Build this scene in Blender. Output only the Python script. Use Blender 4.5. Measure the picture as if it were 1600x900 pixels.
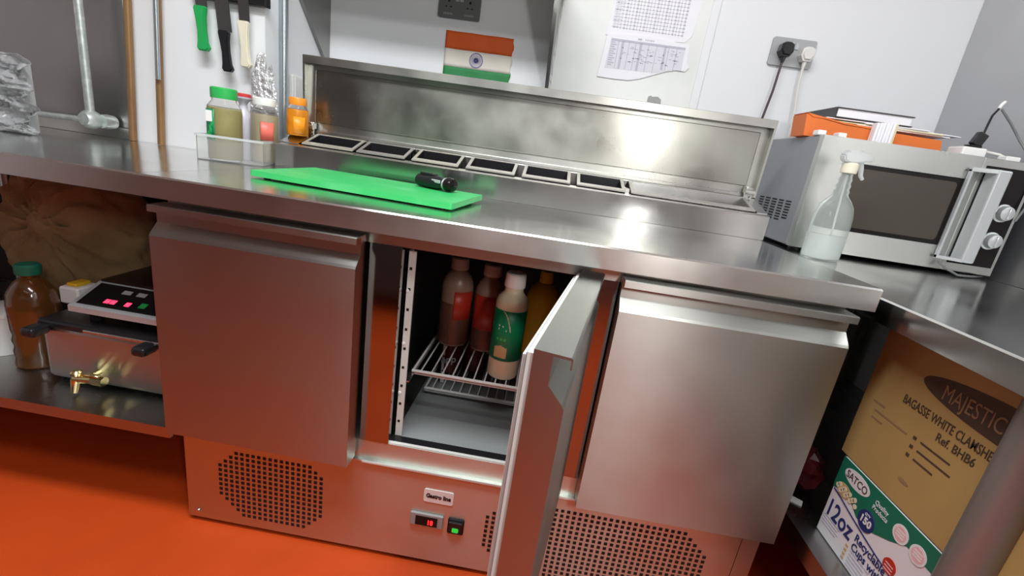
import bpy, bmesh, math, random
from mathutils import Vector, Matrix, noise
random.seed(7)
PI = math.pi
for o in list(bpy.data.objects): bpy.data.objects.remove(o)
S = bpy.context.scene
C = S.collection

# ------------------------------------------------------------------ camera
CAM = Vector((0.7712, -0.8566, 1.0037))
yaw, pitch, roll = 0.0499, 0.2870, 0.1466
fw = Vector((-math.sin(yaw), math.cos(yaw), 0)); rt = Vector((math.cos(yaw), math.sin(yaw), 0)); up = Vector((0, 0, 1))
f2 = fw*math.cos(pitch) - up*math.sin(pitch); u2 = up*math.cos(pitch) + fw*math.sin(pitch)
r3 = rt*math.cos(roll) + u2*math.sin(roll); u3 = -rt*math.sin(roll) + u2*math.cos(roll)
cam = bpy.data.cameras.new('camera'); co = bpy.data.objects.new('camera', cam); C.objects.link(co)
m = Matrix.Identity(4)
for i in range(3): m[i][0], m[i][1], m[i][2], m[i][3] = r3[i], u3[i], -f2[i], CAM[i]
co.matrix_world = m
cam.sensor_width = 36; cam.lens = 711.92/1600*36; cam.clip_start = .02
S.camera = co
S.view_settings.view_transform = 'Standard'; S.view_settings.look = 'None'
S.view_settings.gamma = 1; S.view_settings.use_curve_mapping = False
S.view_settings.exposure = 0.0

# ------------------------------------------------------------------ world + lights
w = bpy.data.worlds.new('world'); S.world = w; w.use_nodes = True
w.node_tree.nodes['Background'].inputs[0].default_value = (.8, .85, 1, 1)
w.node_tree.nodes['Background'].inputs[1].default_value = .3
def area(name, loc, rot, sx, sy, power, col=(1, 1, 1)):
    l = bpy.data.lights.new(name, 'AREA'); l.shape = 'RECTANGLE'; l.size = sx; l.size_y = sy; l.energy = power; l.color = col
    o = bpy.data.objects.new(name, l); o.location = loc; o.rotation_euler = rot; C.objects.link(o); return o
area('ceiling_panel_light', (.45, -.55, 2.46), (0, 0, 0), 1.2, .3, 42, (.97, .985, 1))
area('ceiling_panel_light', (1.1, -1.3, 2.46), (0, 0, 0), 1.2, .3, 22, (.97, .985, 1))
area('range_hood_lamp', (1.40, -1.50, 1.50), (math.radians(70), 0, math.radians(10)), .12, .26, 9, (1, .99, .96))

# ------------------------------------------------------------------ materials
def mat(name, col, rough=.5, metal=0, spec=.5, trans=0, ior=1.45, emit=None, es=0, coat=0, alpha=1, bump=None, var=None, sheen=0):
    M = bpy.data.materials.new(name); M.use_nodes = True; nt = M.node_tree; b = nt.nodes['Principled BSDF']
    b.inputs['Base Color'].default_value = (*col, 1); b.inputs['Roughness'].default_value = rough
    b.inputs['Metallic'].default_value = metal; b.inputs['Specular IOR Level'].default_value = spec
    b.inputs['Transmission Weight'].default_value = trans; b.inputs['IOR'].default_value = ior
    b.inputs['Coat Weight'].default_value = coat; b.inputs['Alpha'].default_value = alpha
    if emit: b.inputs['Emission Color'].default_value = (*emit, 1); b.inputs['Emission Strength'].default_value = es
    tc = nt.nodes.new('ShaderNodeTexCoord')
    def noise_node(scale, stretch, detail=3):
        mp = nt.nodes.new('ShaderNodeMapping'); mp.inputs['Scale'].default_value = stretch
        nt.links.new(tc.outputs['Object'], mp.inputs[0])
        n = nt.nodes.new('ShaderNodeTexNoise'); n.inputs['Scale'].default_value = scale; n.inputs['Detail'].default_value = detail
        nt.links.new(mp.outputs[0], n.inputs['Vector']); return n
    if bump:
        scale, stretch, strength, dist = bump
        n = noise_node(scale, stretch); bp = nt.nodes.new('ShaderNodeBump'); bp.inputs['Strength'].default_value = strength
        bp.inputs['Distance'].default_value = dist; nt.links.new(n.outputs['Fac'], bp.inputs['Height'])
        nt.links.new(bp.outputs[0], b.inputs['Normal'])
    if var:
        scale, stretch, c2, lo, hi = var
        n = noise_node(scale, stretch, 5); r = nt.nodes.new('ShaderNodeMapRange')
        r.inputs[1].default_value = lo; r.inputs[2].default_value = hi
        nt.links.new(n.outputs['Fac'], r.inputs[0])
        mx = nt.nodes.new('ShaderNodeMix'); mx.data_type = 'RGBA'
        mx.inputs[6].default_value = (*col, 1); mx.inputs[7].default_value = (*c2, 1)
        nt.links.new(r.outputs[0], mx.inputs[0]); nt.links.new(mx.outputs[2], b.inputs['Base Color'])
    return M
def steel(name, col, rough, stretch=(1, 30, 30), bs=.12, smear=None, aniso=.8, smudge=.06, tan=(0, .4, 1)):
    """brushed stainless steel: fine lines along one axis, cloudy wipe marks in the roughness"""
    M = mat(name, col, rough, 1)
    nt = M.node_tree; b = nt.nodes['Principled BSDF']
    b.inputs['Anisotropic'].default_value = aniso
    cx = nt.nodes.new('ShaderNodeCombineXYZ')
    for i in range(3): cx.inputs[i].default_value = tan[i]
    vt = nt.nodes.new('ShaderNodeVectorTransform'); vt.vector_type = 'VECTOR'; vt.convert_from = 'OBJECT'; vt.convert_to = 'WORLD'
    nt.links.new(cx.outputs[0], vt.inputs[0]); nt.links.new(vt.outputs[0], b.inputs['Tangent'])
    tc = [n for n in nt.nodes if n.type == 'TEX_COORD'][0]
    n = nt.nodes.new('ShaderNodeTexNoise'); n.inputs['Scale'].default_value = 5; n.inputs['Detail'].default_value = 6
    nt.links.new(tc.outputs['Object'], n.inputs['Vector'])
    r = nt.nodes.new('ShaderNodeMapRange'); r.inputs[1].default_value = .3; r.inputs[2].default_value = .7
    r.inputs[3].default_value = max(.02, rough-smudge); r.inputs[4].default_value = rough+smudge
    nt.links.new(n.outputs['Fac'], r.inputs[0]); nt.links.new(r.outputs[0], b.inputs['Roughness'])
    return M
M = {}
M['top'] = steel('worktop_steel', (.72, .72, .70), .17, aniso=.6, smudge=.05)
M['lip'] = steel('lip_steel', (.60, .61, .58), .33, aniso=.85)
M['door'] = steel('door_steel', (.465, .48, .45), .38, aniso=.88, smudge=.04)
M['body'] = steel('body_steel', (.58, .61, .56), .34, aniso=.85, smudge=.04)
M['mull'] = steel('mullion_steel', (.33, .33, .325), .12, aniso=.3, smudge=.03)
M['lid'] = steel('lid_steel', (.52, .52, .48), .36, aniso=.6, smudge=.12)
M['lid_in'] = steel('lid_inner_steel', (.40, .40, .36), .33, aniso=.6, smudge=.13)
M['leg'] = mat('grey_tube', (.27, .255, .24), .42, .55)
M['rim'] = steel('rim_steel', (.62, .62, .60), .28, aniso=.5)
M['panel'] = steel('wall_panel_steel', (.36, .36, .355), .34, aniso=.5)
M['rpanel'] = steel('right_panel_steel', (.56, .56, .57), .42, aniso=.5)
M['dark_steel'] = steel('dark_steel', (.30, .30, .29), .35)
M['shelf'] = steel('undershelf_steel', (.42, .42, .41), .28)
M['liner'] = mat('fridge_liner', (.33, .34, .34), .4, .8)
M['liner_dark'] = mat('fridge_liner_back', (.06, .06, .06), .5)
M['wall'] = mat('white_wall', (.80, .82, .84), .28, bump=(4, (1, 1, 1), .05, .01))
M['board'] = mat('white_sheet', (.80, .82, .80), .3, var=(3, (1, 1, 1), (.70, .73, .70), .45, .7))
M['ceiling'] = mat('ceiling_white', (.8, .8, .8), .7)
M['floor'] = mat('orange_floor', (.57, .066, .009), .5, spec=.3, bump=(90, (1, 1, 1), .15, .002), var=(2.5, (1, 1, 1), (.48, .055, .007), .4, .7))
M['white'] = mat('white_plastic', (.82, .82, .80), .35)
M['gasket'] = mat('gasket_plastic', (.66, .67, .64), .45)
M['gasket_d'] = mat('gasket_grey', (.28, .29, .30), .5)
M['black'] = mat('black_plastic', (.012, .012, .014), .3)
M['matblack'] = mat('matt_black', (.006, .006, .006), .75)
M['hole'] = mat('hole_black', (.010, .006, .005), .8)
M['grey'] = mat('grey_plastic', (.33, .34, .34), .4)
M['silver'] = mat('silver_plastic', (.50, .52, .53), .3, .35)
M['mwside'] = mat('painted_grey_steel', (.27, .28, .30), .42, .2)
M['glassblack'] = mat('black_glass', (.012, .010, .010), .10, spec=.25)
M['mwglass'] = mat('microwave_window', (.060, .050, .042), .14, spec=.4)
M['green_board'] = mat('green_board', (.04, .49, .13), .42, bump=(120, (1, 1, 1), .12, .001), var=(7, (1, 2, 1), (.11, .56, .21), .5, .75))
M['green'] = mat('green_plastic', (.02, .36, .09), .35)
M['green_lid'] = mat('green_lid', (.03, .42, .09), .35)
M['label_green'] = mat('green_label', (.005, .24, .09), .35)
M['cream'] = mat('cream_sauce', (.72, .66, .46), .35)
M['creamplastic'] = mat('cream_handle', (.74, .70, .56), .35)
M['red'] = mat('red_label', (.45, .03, .015), .4)
M['redlid'] = mat('red_lid', (.62, .05, .06), .35)
M['coral'] = mat('coral_label', (.80, .16, .12), .4)
M['orange'] = mat('orange_plastic', (.85, .30, .01), .35)
M['orange_lid'] = mat('orange_lid', (.85, .28, .02), .35)
M['orange_card'] = mat('orange_card', (.72, .17, .03), .5)
M['herb'] = mat('dried_herb', (.34, .30, .12), .6, coat=.5, bump=(80, (1, 1, 1), .5, .003))
M['pale_spice'] = mat('pale_spice', (.42, .37, .26), .5, coat=.5)
M['lilac'] = mat('milky_plastic', (.60, .58, .66), .3)
M['sauce'] = mat('brown_sauce', (.13, .055, .038), .25, coat=.3)
M['sauce2'] = mat('milky_brown', (.27, .17, .12), .35)
M['yellow'] = mat('yellow_plastic', (.78, .48, .02), .35)
M['maroon'] = mat('maroon_wrap', (.10, .012, .015), .2)
M['clear'] = mat('clear_plastic', (.95, .96, .95), .16, trans=.88, ior=1.08)
M['clear_jar'] = mat('clear_jar_plastic', (.93, .92, .88), .05, trans=1, ior=1.15)
M['bottle'] = mat('clear_bottle', (.90, .96, .93), .14, trans=.82, ior=1.18)
M['liquid'] = mat('bottle_liquid', (.88, .92, .90), .15, trans=.6, ior=1.2)
M['milky'] = mat('milky_clear', (.85, .88, .88), .25, trans=.55, ior=1.3)
M['film'] = mat('plastic_film', (.80, .82, .83), .12, trans=.7, ior=1.35, bump=(14, (1, 1, 1), 1, .05))
M['foil'] = mat('crumpled_film', (.75, .76, .77), .15, .35, trans=.3, bump=(50, (1, 1, 1), 1, .02))
M['galv'] = mat('galvanised_pipe', (.50, .55, .53), .38, .6, var=(60, (1, 1, 1), (.66, .70, .68), .45, .65))
M['conduit'] = mat('steel_conduit', (.42, .46, .48), .3, .8)
M['brown'] = mat('brown_pipe', (.27, .155, .065), .4, .2, var=(14, (1, 1, .3), (.18, .09, .04), .45, .7))
M['blade'] = mat('knife_blade', (.20, .20, .20), .3, .9)
M['paper'] = mat('white_paper', (.84, .84, .88), .6)
M['ink'] = mat('grey_ink', (.50, .50, .58), .7)
M['ink_l'] = mat('light_ink', (.70, .70, .76), .7)
M['socket'] = mat('brushed_socket', (.40, .41, .42), .4, .4)
M['socket_d'] = mat('dark_socket', (.17, .18, .18), .4, .4)
M['card'] = mat('cardboard', (.42, .285, .10), .7, var=(5, (1, 1, 1), (.36, .24, .085), .4, .7))
M['print'] = mat('box_print', (.07, .045, .03), .7)
M['print_l'] = mat('box_print_faded', (.28, .18, .09), .7)
M['boxwhite'] = mat('box_white', (.72, .72, .74), .5)
M['navy'] = mat('navy_print', (.02, .03, .14), .5)
M['boxgreen'] = mat('box_green', (.01, .15, .09), .5)
M['pink'] = mat('pink_print', (.78, .45, .48), .5)
M['amber'] = mat('amber_oil', (.13, .050, .012), .12, coat=.6, trans=.25)
M['brass'] = mat('brass', (.75, .62, .32), .18, 1)
M['jute'] = mat('jute', (.33, .23, .11), .9, bump=(160, (1, 1, 1), .6, .004), var=(9, (1, 1, 1), (.24, .16, .07), .4, .7))
M['led_red'] = mat('red_light', (.5, .02, .05), .4, emit=(1, .03, .08), es=3)
M['digit'] = mat('display_digits', (.5, 0, 0), .4, emit=(1, .01, .01), es=5)
M['led_green'] = mat('green_light', (.02, .25, .04), .3, emit=(.02, .6, .05), es=.8)
M['saffron'] = mat('saffron_cloth', (.66, .105, .015), .7)
M['flagwhite'] = mat('white_cloth', (.74, .70, .62), .7)
M['flaggreen'] = mat('green_cloth', (.03, .22, .07), .7)
M['chakra'] = mat('blue_wheel', (.16, .16, .40), .7)
M['shade_back'] = mat('painted_shade', (.02, .015, .012), .8)  # near-black colour standing in for shade under the left table
M['panrim'] = mat('pan_rim', (.40, .38, .36), .3, .5)
M['panrim2'] = mat('pan_rim_clear', (.46, .44, .38), .25, 0, trans=.3)
M['dullcap'] = mat('dull_cap', (.50, .42, .36), .5)
M['rangegrey'] = mat('range_enamel', (.05, .05, .048), .5)
M['lamp'] = mat('lamp_diffuser', (.9, .9, .9), .4, emit=(1, 1, 1), es=4)
M['food1'] = mat('chopped_food', (.30, .17, .08), .6, bump=(60, (1, 1, 1), 1, .01))
M['food2'] = mat('dark_food', (.035, .03, .03), .4, bump=(60, (1, 1, 1), .6, .01))
M['purple_food'] = mat('purple_food', (.05, .04, .09), .4, bump=(60, (1, 1, 1), .6, .01))
M['book'] = mat('book_cover', (.04, .04, .045), .4)
M['cable_grey'] = mat('grey_cable', (.14, .15, .15), .4)
M['cable_white'] = mat('white_cable', (.75, .74, .70), .4)
M['cable_dark'] = mat('dark_cable', (.06, .035, .045), .4)
M['yellow_paper'] = mat('cream_paper', (.72, .66, .40), .6)
M['pic'] = mat('food_picture', (.55, .36, .17), .5, bump=(30, (1, 1, 1), .5, .01))
M['greypanel'] = mat('interior_floor_tray', (.42, .45, .45), .35, .4)

# ------------------------------------------------------------------ mesh helpers
class MB:
    def __init__(s): s.bm = bmesh.new(); s.smooth = False
    def box(s, a, b, bev=0, seg=1, mtx=None):
        vs = [s.bm.verts.new((x, y, z)) for x in (a[0], b[0]) for y in (a[1], b[1]) for z in (a[2], b[2])]
        fs = [s.bm.faces.new([vs[i] for i in q]) for q in ((0, 1, 3, 2), (4, 6, 7, 5), (0, 4, 5, 1), (2, 3, 7, 6), (0, 2, 6, 4), (1, 5, 7, 3))]
        bmesh.ops.recalc_face_normals(s.bm, faces=fs)
        if bev:
            es = list({e for f in fs for e in f.edges})
            r = bmesh.ops.bevel(s.bm, geom=es, offset=bev, segments=seg, affect='EDGES', profile=.5)
            vs = list({v for f in r['faces'] for v in f.verts} | {v for v in vs if v.is_valid})
        if mtx: bmesh.ops.transform(s.bm, matrix=mtx, verts=vs)
        return s
    def prism(s, poly, axis, a, b, mtx=None):
        """poly of 2d points; axis x: poly=(y,z), y: (x,z), z: (x,y)"""
        def P(p, t):
            return {'x': (t, p[0], p[1]), 'y': (p[0], t, p[1]), 'z': (p[0], p[1], t)}[axis]
        A = [s.bm.verts.new(P(p, a)) for p in poly]; B = [s.bm.verts.new(P(p, b)) for p in poly]
        fs = [s.bm.faces.new(A), s.bm.faces.new(B[::-1])]
        n = len(poly)
        for i in range(n): fs.append(s.bm.faces.new((A[i], B[i], B[(i+1) % n], A[(i+1) % n])))
        bmesh.ops.recalc_face_normals(s.bm, faces=fs)
        if mtx: bmesh.ops.transform(s.bm, matrix=mtx, verts=A+B)
        return s
    def lathe(s, prof, c=(0, 0, 0), n=28, mtx=None, sx=1, sy=1, lobes=None):
        """prof: list of (r,z)"""
        s.smooth = True; rings = []; new = []
        for r, z in prof:
            ring = []
            for i in range(n):
                a = 2*PI*i/n
                ring.append(s.bm.verts.new((c[0]+r*math.cos(a)*sx, c[1]+r*math.sin(a)*sy, c[2]+z)))
            rings.append(ring); new += ring
        fs = []
        for k in range(len(rings)-1):
            for i in range(n): fs.append(s.bm.faces.new((rings[k][i], rings[k][(i+1) % n], rings[k+1][(i+1) % n], rings[k+1][i])))
        fs.append(s.bm.faces.new(rings[0][::-1])); fs.append(s.bm.faces.new(rings[-1]))
        bmesh.ops.recalc_face_normals(s.bm, faces=fs)
        if mtx: bmesh.ops.transform(s.bm, matrix=mtx, verts=new)
        return s
    def tube(s, pts, r, n=8, taper=None):
        s.smooth = True
        pts = [Vector(p) for p in pts]; rings = []
        prev = None
        for i, p in enumerate(pts):
            d = (pts[min(i+1, len(pts)-1)]-pts[max(i-1, 0)]).normalized()
            a = prev if prev else (Vector((0, 0, 1)) if abs(d.z) < .9 else Vector((1, 0, 0)))
            x = a - d*a.dot(d); x.normalize(); y = d.cross(x); prev = x
            rr = taper[i] if taper else r
            rings.append([s.bm.verts.new(p + x*rr*math.cos(2*PI*k/n) + y*rr*math.sin(2*PI*k/n)) for k in range(n)])
        fs = []
        for k in range(len(rings)-1):
            for i in range(n): fs.append(s.bm.faces.new((rings[k][i], rings[k][(i+1) % n], rings[k+1][(i+1) % n], rings[k+1][i])))
        fs.append(s.bm.faces.new(rings[0][::-1])); fs.append(s.bm.faces.new(rings[-1]))
        bmesh.ops.recalc_face_normals(s.bm, faces=fs)
        return s
    def frame(s, x0, x1, z0, z1, y0, y1, t):
        s.box((x0, y0, z0), (x0+t, y1, z1)); s.box((x1-t, y0, z0), (x1, y1, z1))
        s.box((x0+t, y0, z0), (x1-t, y1, z0+t)); s.box((x0+t, y0, z1-t), (x1-t, y1, z1)); return s
OFF = {}
def obj(name, mb, m, parent=None, label=None, local=False, smooth=None):
    me = bpy.data.meshes.new(name)
    if isinstance(mb, MB):
        sm = mb.smooth if smooth is None else smooth
        mb.bm.to_mesh(me); mb.bm.free()
    else: me = mb; me.name = name; sm = False
    if sm:
        me.polygons.foreach_set('use_smooth', [True]*len(me.polygons))
        try: me.set_sharp_from_angle(angle=math.radians(38))
        except Exception: pass
    me.materials.clear(); me.materials.append(M[m] if isinstance(m, str) else m)
    o = bpy.data.objects.new(name, me); C.objects.link(o)
    if parent:
        o.parent = parent; off = OFF.get(parent.name)
        if off is not None and not local: me.transform(Matrix.Translation(-off)); OFF[o.name] = off
    if label: o['label'] = label
    return o
def tag(o, label, cat, group=None, kind=None):
    o['label'] = label; o['category'] = cat
    if group: o['group'] = group
    if kind: o['kind'] = kind
    return o
def thing(name, label, cat, loc=(0, 0, 0), group=None, world=True):
    o = bpy.data.objects.new(name, None); C.objects.link(o); o.location = loc; o.empty_display_size = .02
    if world: OFF[o.name] = Vector(loc)
    return tag(o, label, cat, group)
def struct(name, mb, m):
    o = obj(name, mb, m); o['kind'] = 'structure'; return o
def setbase(o, loc):
    """move the origin of a one-mesh thing to its base"""
    o.data.transform(Matrix.Translation(-Vector(loc))); o.location = loc; return o
def text(s, size, origin, xd, ud, m, parent, name='lettering', align='LEFT', bold=0, squeeze=1, ext=.0003, local=False):
    cu = bpy.data.curves.new('t', 'FONT'); cu.body = s; cu.size = size; cu.align_x = align; cu.extrude = ext; cu.offset = bold
    cu.resolution_u = 3
    t = bpy.data.objects.new('t', cu); C.objects.link(t)
    dg = bpy.context.evaluated_depsgraph_get(); dg.update()
    me = bpy.data.meshes.new_from_object(t.evaluated_get(dg)); bpy.data.objects.remove(t); bpy.data.curves.remove(cu)
    xd = Vector(xd).normalized(); ud = Vector(ud).normalized(); nd = xd.cross(ud)
    mt = Matrix.Identity(4)
    for i in range(3): mt[i][0], mt[i][1], mt[i][2], mt[i][3] = xd[i]*squeeze, ud[i], nd[i], origin[i]
    me.transform(mt)
    return obj(name, me, m, parent, local=local)
def arc(c, r, a0, a1, n): return [(c[0]+r*math.cos(a0+(a1-a0)*i/n), c[1]+r*math.sin(a0+(a1-a0)*i/n)) for i in range(n+1)]
def rrect(x0, x1, z0, z1, r, n=5):
    return arc((x1-r, z1-r), r, 0, PI/2, n)+arc((x0+r, z1-r), r, PI/2, PI, n)+arc((x0+r, z0+r), r, PI, 1.5*PI, n)+arc((x1-r, z0+r), r, 1.5*PI, 2*PI, n)
def ellipse(cx, cz, a, b, n=36, rot=0):
    return [(cx+a*math.cos(t)*math.cos(rot)-b*math.sin(t)*math.sin(rot), cz+a*math.cos(t)*math.sin(rot)+b*math.sin(t)*math.cos(rot)) for t in [2*PI*i/n for i in range(n)]]

# ================================================================== SETTING
FZ = .03          # floor level
T = .8684         # worktop height
YW = .95          # back wall
struct('floor', MB().box((-2.2, -2.4, FZ-.05), (2.2, 1.1, FZ)), 'floor')
struct('ceiling', MB().box((-2.2, -2.4, 2.5), (2.2, 1.1, 2.55)), 'ceiling')
struct('wall_back', MB().box((-.14, YW, FZ), (2.2, YW+.1, 2.5)), 'wall')
struct('wall_back_left', MB().box((-2.2, .575, FZ), (-.135, YW+.1, 2.5)), 'wall')
struct('wall_right', MB().box((2.07, -2.4, FZ), (2.2, YW, 2.5)), 'wall')
struct('wall_left', MB().box((-2.2, -2.4, FZ), (-2.1, .575, 2.5)), 'wall')
struct('wall_front', MB().box((-2.2, -2.5, FZ), (2.2, -2.4, 2.5)), 'panel')
# white sheet fixed over the back wall, with a jointing strip at its right edge
sheet = [(.712, 1.0), (.712, 2.3), (1.226, 2.3), (1.226, 1.0)]
edge = [(.712+random.uniform(-.0025, .0025), 1.0+.013*i) for i in range(100)]
struct('trim_1', MB().prism(edge[::-1]+[(1.213, 1.0), (1.213, 2.3)], 'y', YW-.007, YW), 'board')
struct('trim_2', MB().box((1.213, YW-.0085, .95), (1.243, YW, 2.3), .002), 'wall')
struct('under_table_shade', MB().box((-2.1, .573, FZ), (-.02, .5745, .80)), 'shade_back')  # added dark sheet: shade below the left table put into colour
# ceiling light fittings (real lamps of the kitchen)
for loc, nm in (((.45, -.55), 'long ceiling light fitting above the prep counter'), ((1.1, -1.3), 'long ceiling light fitting above the aisle')):
    t = thing('ceiling_light', nm, 'light', (loc[0], loc[1], 2.5))
    obj('housing', MB().box((loc[0]-.64, loc[1]-.19, 2.475), (loc[0]+.64, loc[1]+.19, 2.5), .004), 'white', t)

# opposite side of the aisle: unseen range and hood, added to darken steel reflections
t = thing('unseen_range', 'dark range shape added across the aisle, out of view, to darken reflections', 'cooker', (0, -1.9, FZ))
b = MB().box((-1.6, -2.35, .15), (.72, -1.50, .90), .01); obj('body', b, 'rangegrey', t)
b = MB()
for x in (-1.5, -.4, .65):
    for y in (-2.3, -1.56): obj('foot', MB().box((x-.03, y-.03, FZ), (x+.03, y+.03, .15)), 'black', t)

t = thing('unseen_hood', 'dark hood shape added over the range, out of view, to darken reflections', 'hood', (.1, -1.9, 1.75))  # unseen hood, put in to darken what the doors reflect
obj('canopy', MB().prism([(-2.38, 1.75), (-1.60, 1.75), (-1.60, 1.85), (-1.95, 2.25), (-2.38, 2.25)], 'x', -1.7, 1.95), 'dark_steel', t)
obj('duct', MB().box((-.2, -2.38, 2.25), (.3, -2.0, 2.499)), 'dark_steel', t)

# ================================================================== PREP FRIDGE
FR = thing('prep_fridge', 'three door stainless steel prep fridge with raised topping rail, middle door open', 'fridge', (.68, .3, FZ))
W = 1.365; YF = -.0476; LIP = .0414
b = MB().prism([(YF, T-LIP), (YF, T-.003), (YF+.003, T), (.70, T), (.70, T-.02), (YF+.02, T-.02), (YF+.02, T-LIP)], 'x', 0, W)
obj('worktop', b, 'top', FR)
b = MB().box((0, YF-.0006, T-LIP), (W, YF-.0001, T-.003)); b.box((W, YF, T-LIP), (W+.0006, YF+.03, T-.002)); obj('worktop_lip', b, 'lip', FR)
xb0, xb1 = .022, 1.348
b = MB()
b.box((xb0, .002, .30), (xb0+.03, .65, T-LIP)); b.box((xb1-.03, .002, .30), (xb1, .65, T-LIP))
b.box((xb0, .60, .30), (xb1, .65, T-LIP))
b.box((xb0, 0, .797), (xb1, .60, T-LIP)); b.box((xb0, 0, .297), (xb1, .60, .345))
b.box((xb0, 0, .345), (.06, .04, .797)); b.box((1.31, 0, .345), (xb1, .04, .797))
b.box((xb0, .30, FZ+.012), (xb1, .65, .30))
obj('cabinet_body', b, 'body', FR)
for x0, x1 in ((.440, .505), (.862, .93)):
    obj('mullion', MB().box((x0, -.001, .345), (x1, .05, .797)), 'mull', FR)
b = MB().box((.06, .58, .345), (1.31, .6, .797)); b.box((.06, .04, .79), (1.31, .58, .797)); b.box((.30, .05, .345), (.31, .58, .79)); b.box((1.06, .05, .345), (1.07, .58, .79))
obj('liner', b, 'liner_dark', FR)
b = MB().box((.508, .012, .345), (.86, .58, .348)); obj('interior_floor', b, 'greypanel', FR)
b = MB().box((.505, .002, .345), (.865, .010, .3478)); obj('sill_strip', b, 'gasket', FR)
b = MB().box((.505, .011, .3481), (.865, .030, .3492)); obj('sill_seal', b, 'black', FR)
# pilasters with slots
for x, y, w_ in ((.507, .030, .018), (.545, .30, .014)):
    b = MB().box((x, y, .350), (x+w_, y+.004, .785)); b.box((x, y, .350), (x+.003, y+.035, .785))
    p = obj('shelf_pilaster', b, 'gasket', FR)
    for k in range(9): obj('slot', MB().box((x+w_*.35, y-.0006, .385+k*.045), (x+w_*.65, y, .391+k*.045)), 'hole', p)
for z in (.46, .58, .70): obj('rivet', MB().lathe([(.004, 0), (.003, .002)], (0, 0, 0), 10, Matrix.Translation((.513, .030, z)) @ Matrix.Rotation(PI/2, 4, 'X')), 'white', FR)
b = MB().box((.513, .035, .486), (.530, .50, .489)); b.box((.513, .035, .472), (.516, .50, .489)); obj('shelf_rail', b, 'rim', FR)
# wire shelves
def wire_shelf(y0, y1, z, label):
    b = MB(); b.tube([(.524, y0, z), (.862, y0, z)], .0036); b.tube([(.524, y0+.004, z-.008), (.862, y0+.004, z-.008)], .0028)
    b.tube([(.524, y1, z), (.862, y1, z)], .0032); b.tube([(.526, y0, z), (.526, y1, z)], .003)
    x = .546
    while x < .86: b.tube([(x, y0-.001, z+.004), (x, y1, z+.004)], .0019, 6); x += .0245
    return obj('wire_shelf', b, 'white', FR, label)
wire_shelf(.078, .48, .494, 'upper white wire shelf')
wire_shelf(.22, .50, .372, 'lower white wire shelf')

# doors ---------------------------------------------------------------
DW = .415
def door_profile(t=.042):
    return [(0, .306), (-t, .306), (-t, .752), (-t+.003, .757), (-t+.021, .776), (-t+.021, .8095), (-t+.0015, .8095), (-t+.0015, .7990),
            (-t, .7990), (-t, .8110), (-t+.002, .8125), (0, .8130)]
def door(px, py, ang, hinge_left, label, name='door'):
    """local: hinge line at origin, leaf along +x (hinge left) or -x (hinge right), face at -y"""
    s = 1 if hinge_left else -1
    b = MB().prism(door_profile(), 'x', 0, s*DW)
    o = obj(name, b, 'door', FR, label, local=True)
    o.location = Vector((px, py, 0))-OFF[FR.name]; o.rotation_euler = (0, 0, ang)
    b = MB(); x0, x1 = (0.008, DW-.004) if s > 0 else (-DW+.004, -.008)
    for k, (ins, d0, d1) in enumerate(((.0, .0, .007), (.006, .007, .013))):
        b.frame(x0+ins, x1-ins, .312+ins, .806-ins, d0+.0002, d1, .012)
    obj('gasket', b, 'gasket', o, local=True)
    b = MB(); b.frame(x0+.001, x1-.001, .3135, .8045, .0055, .0085, .010); obj('gasket_groove', b, 'gasket_d', o, local=True)
    b = MB().box((min(x0, x1)+.03, .0005, .34), (max(x0, x1)-.03, .006, .78), .003); obj('inner_panel', b, 'rim', o, local=True)
    # folded channel ends of the hand recess
    return o
door(.0185, -.004, -.012, True, 'left closed door')
door(.857, -.010, math.radians(79.5), False, 'middle door swung open')
door(1.3475, -.003, 0, False, 'right closed door')

# base panel ------------------------------------------------------------
b = MB().prism([(0, FZ+.014), (-.004, FZ+.014), (-.004, .290), (-.009, .2935), (-.009, .2975), (0, .2975)], 'x', xb0, 1.3085)
BP = obj('base_panel', b, 'body', FR)
b = MB().box((1.3105, -.003, FZ+.014), (xb1, .28, .297)); obj('side_panel', b, 'body', FR)
obj('side_panel', MB().box((xb0, .0, FZ+.014), (xb0+.003, .28, .297)), 'body', FR)
obj('edge_strip', MB().box((.45, -.0105, .2930), (1.3085, -.0092, .2985), .0004), 'gasket', BP)
def grille(x0, x1, z0, z1, cut, skipx=None):
    b = MB(); nx = int((x1-x0)/.0137); nz = int((z1-z0)/.0134); h = .0037
    for i in range(nx+1):
        for k in range(nz+1):
            x = x0+i*.0137; z = z0+k*.0134
            if min(x-x0, x1-x)+min(z-z0, z1-z) < cut: continue
            b.box((x-h, -.0049, z-h), (x+h, -.0038, z+h))
    return obj('vent_grille', b, 'hole', BP)
grille(.108, .364, .074, .258, .045)
grille(.750, 1.246, .055, .268, .058)
b = MB()
for x in (.047, ): b.lathe([(.006, 0), (.005, .003), (0.001, .004)], (0, 0, 0), 12, Matrix.Translation((x, -.004, .062)) @ Matrix.Rotation(PI/2, 4, 'X'))
obj('screw', b, 'rim', BP)
b = MB().prism(rrect(.598, .667, .2145, .2495, .005), 'y', -.0055, -.0040); L = obj('name_label', b, 'white', BP)
text('Gastro line', .0148, (.6325, -.0058, .2272), (1, 0, -.02), (0, 0, 1), 'black', L, align='CENTER', bold=.0007, squeeze=.86)
b = MB().box((.572, -.010, .147), (.650, -.004, .183), .002); D = obj('temperature_display', b, 'grey', BP)
obj('screen', MB().box((.585, -.0108, .151), (.637, -.0100, .176)), 'glassblack', D)
text('18', .018, (.6125, -.0113, .1555), (1, 0, 0), (0, 0, 1), 'digit', D, 'digits', bold=.0004, squeeze=.8)
b = MB().box((.661, -.008, .139), (.699, -.004, .182), .003); b.prism([(-.008, .145), (-.012, .145), (-.016, .177), (-.008, .177)], 'x', .665, .695)
R_ = obj('rocker_switch', b, 'black', BP)
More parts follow.
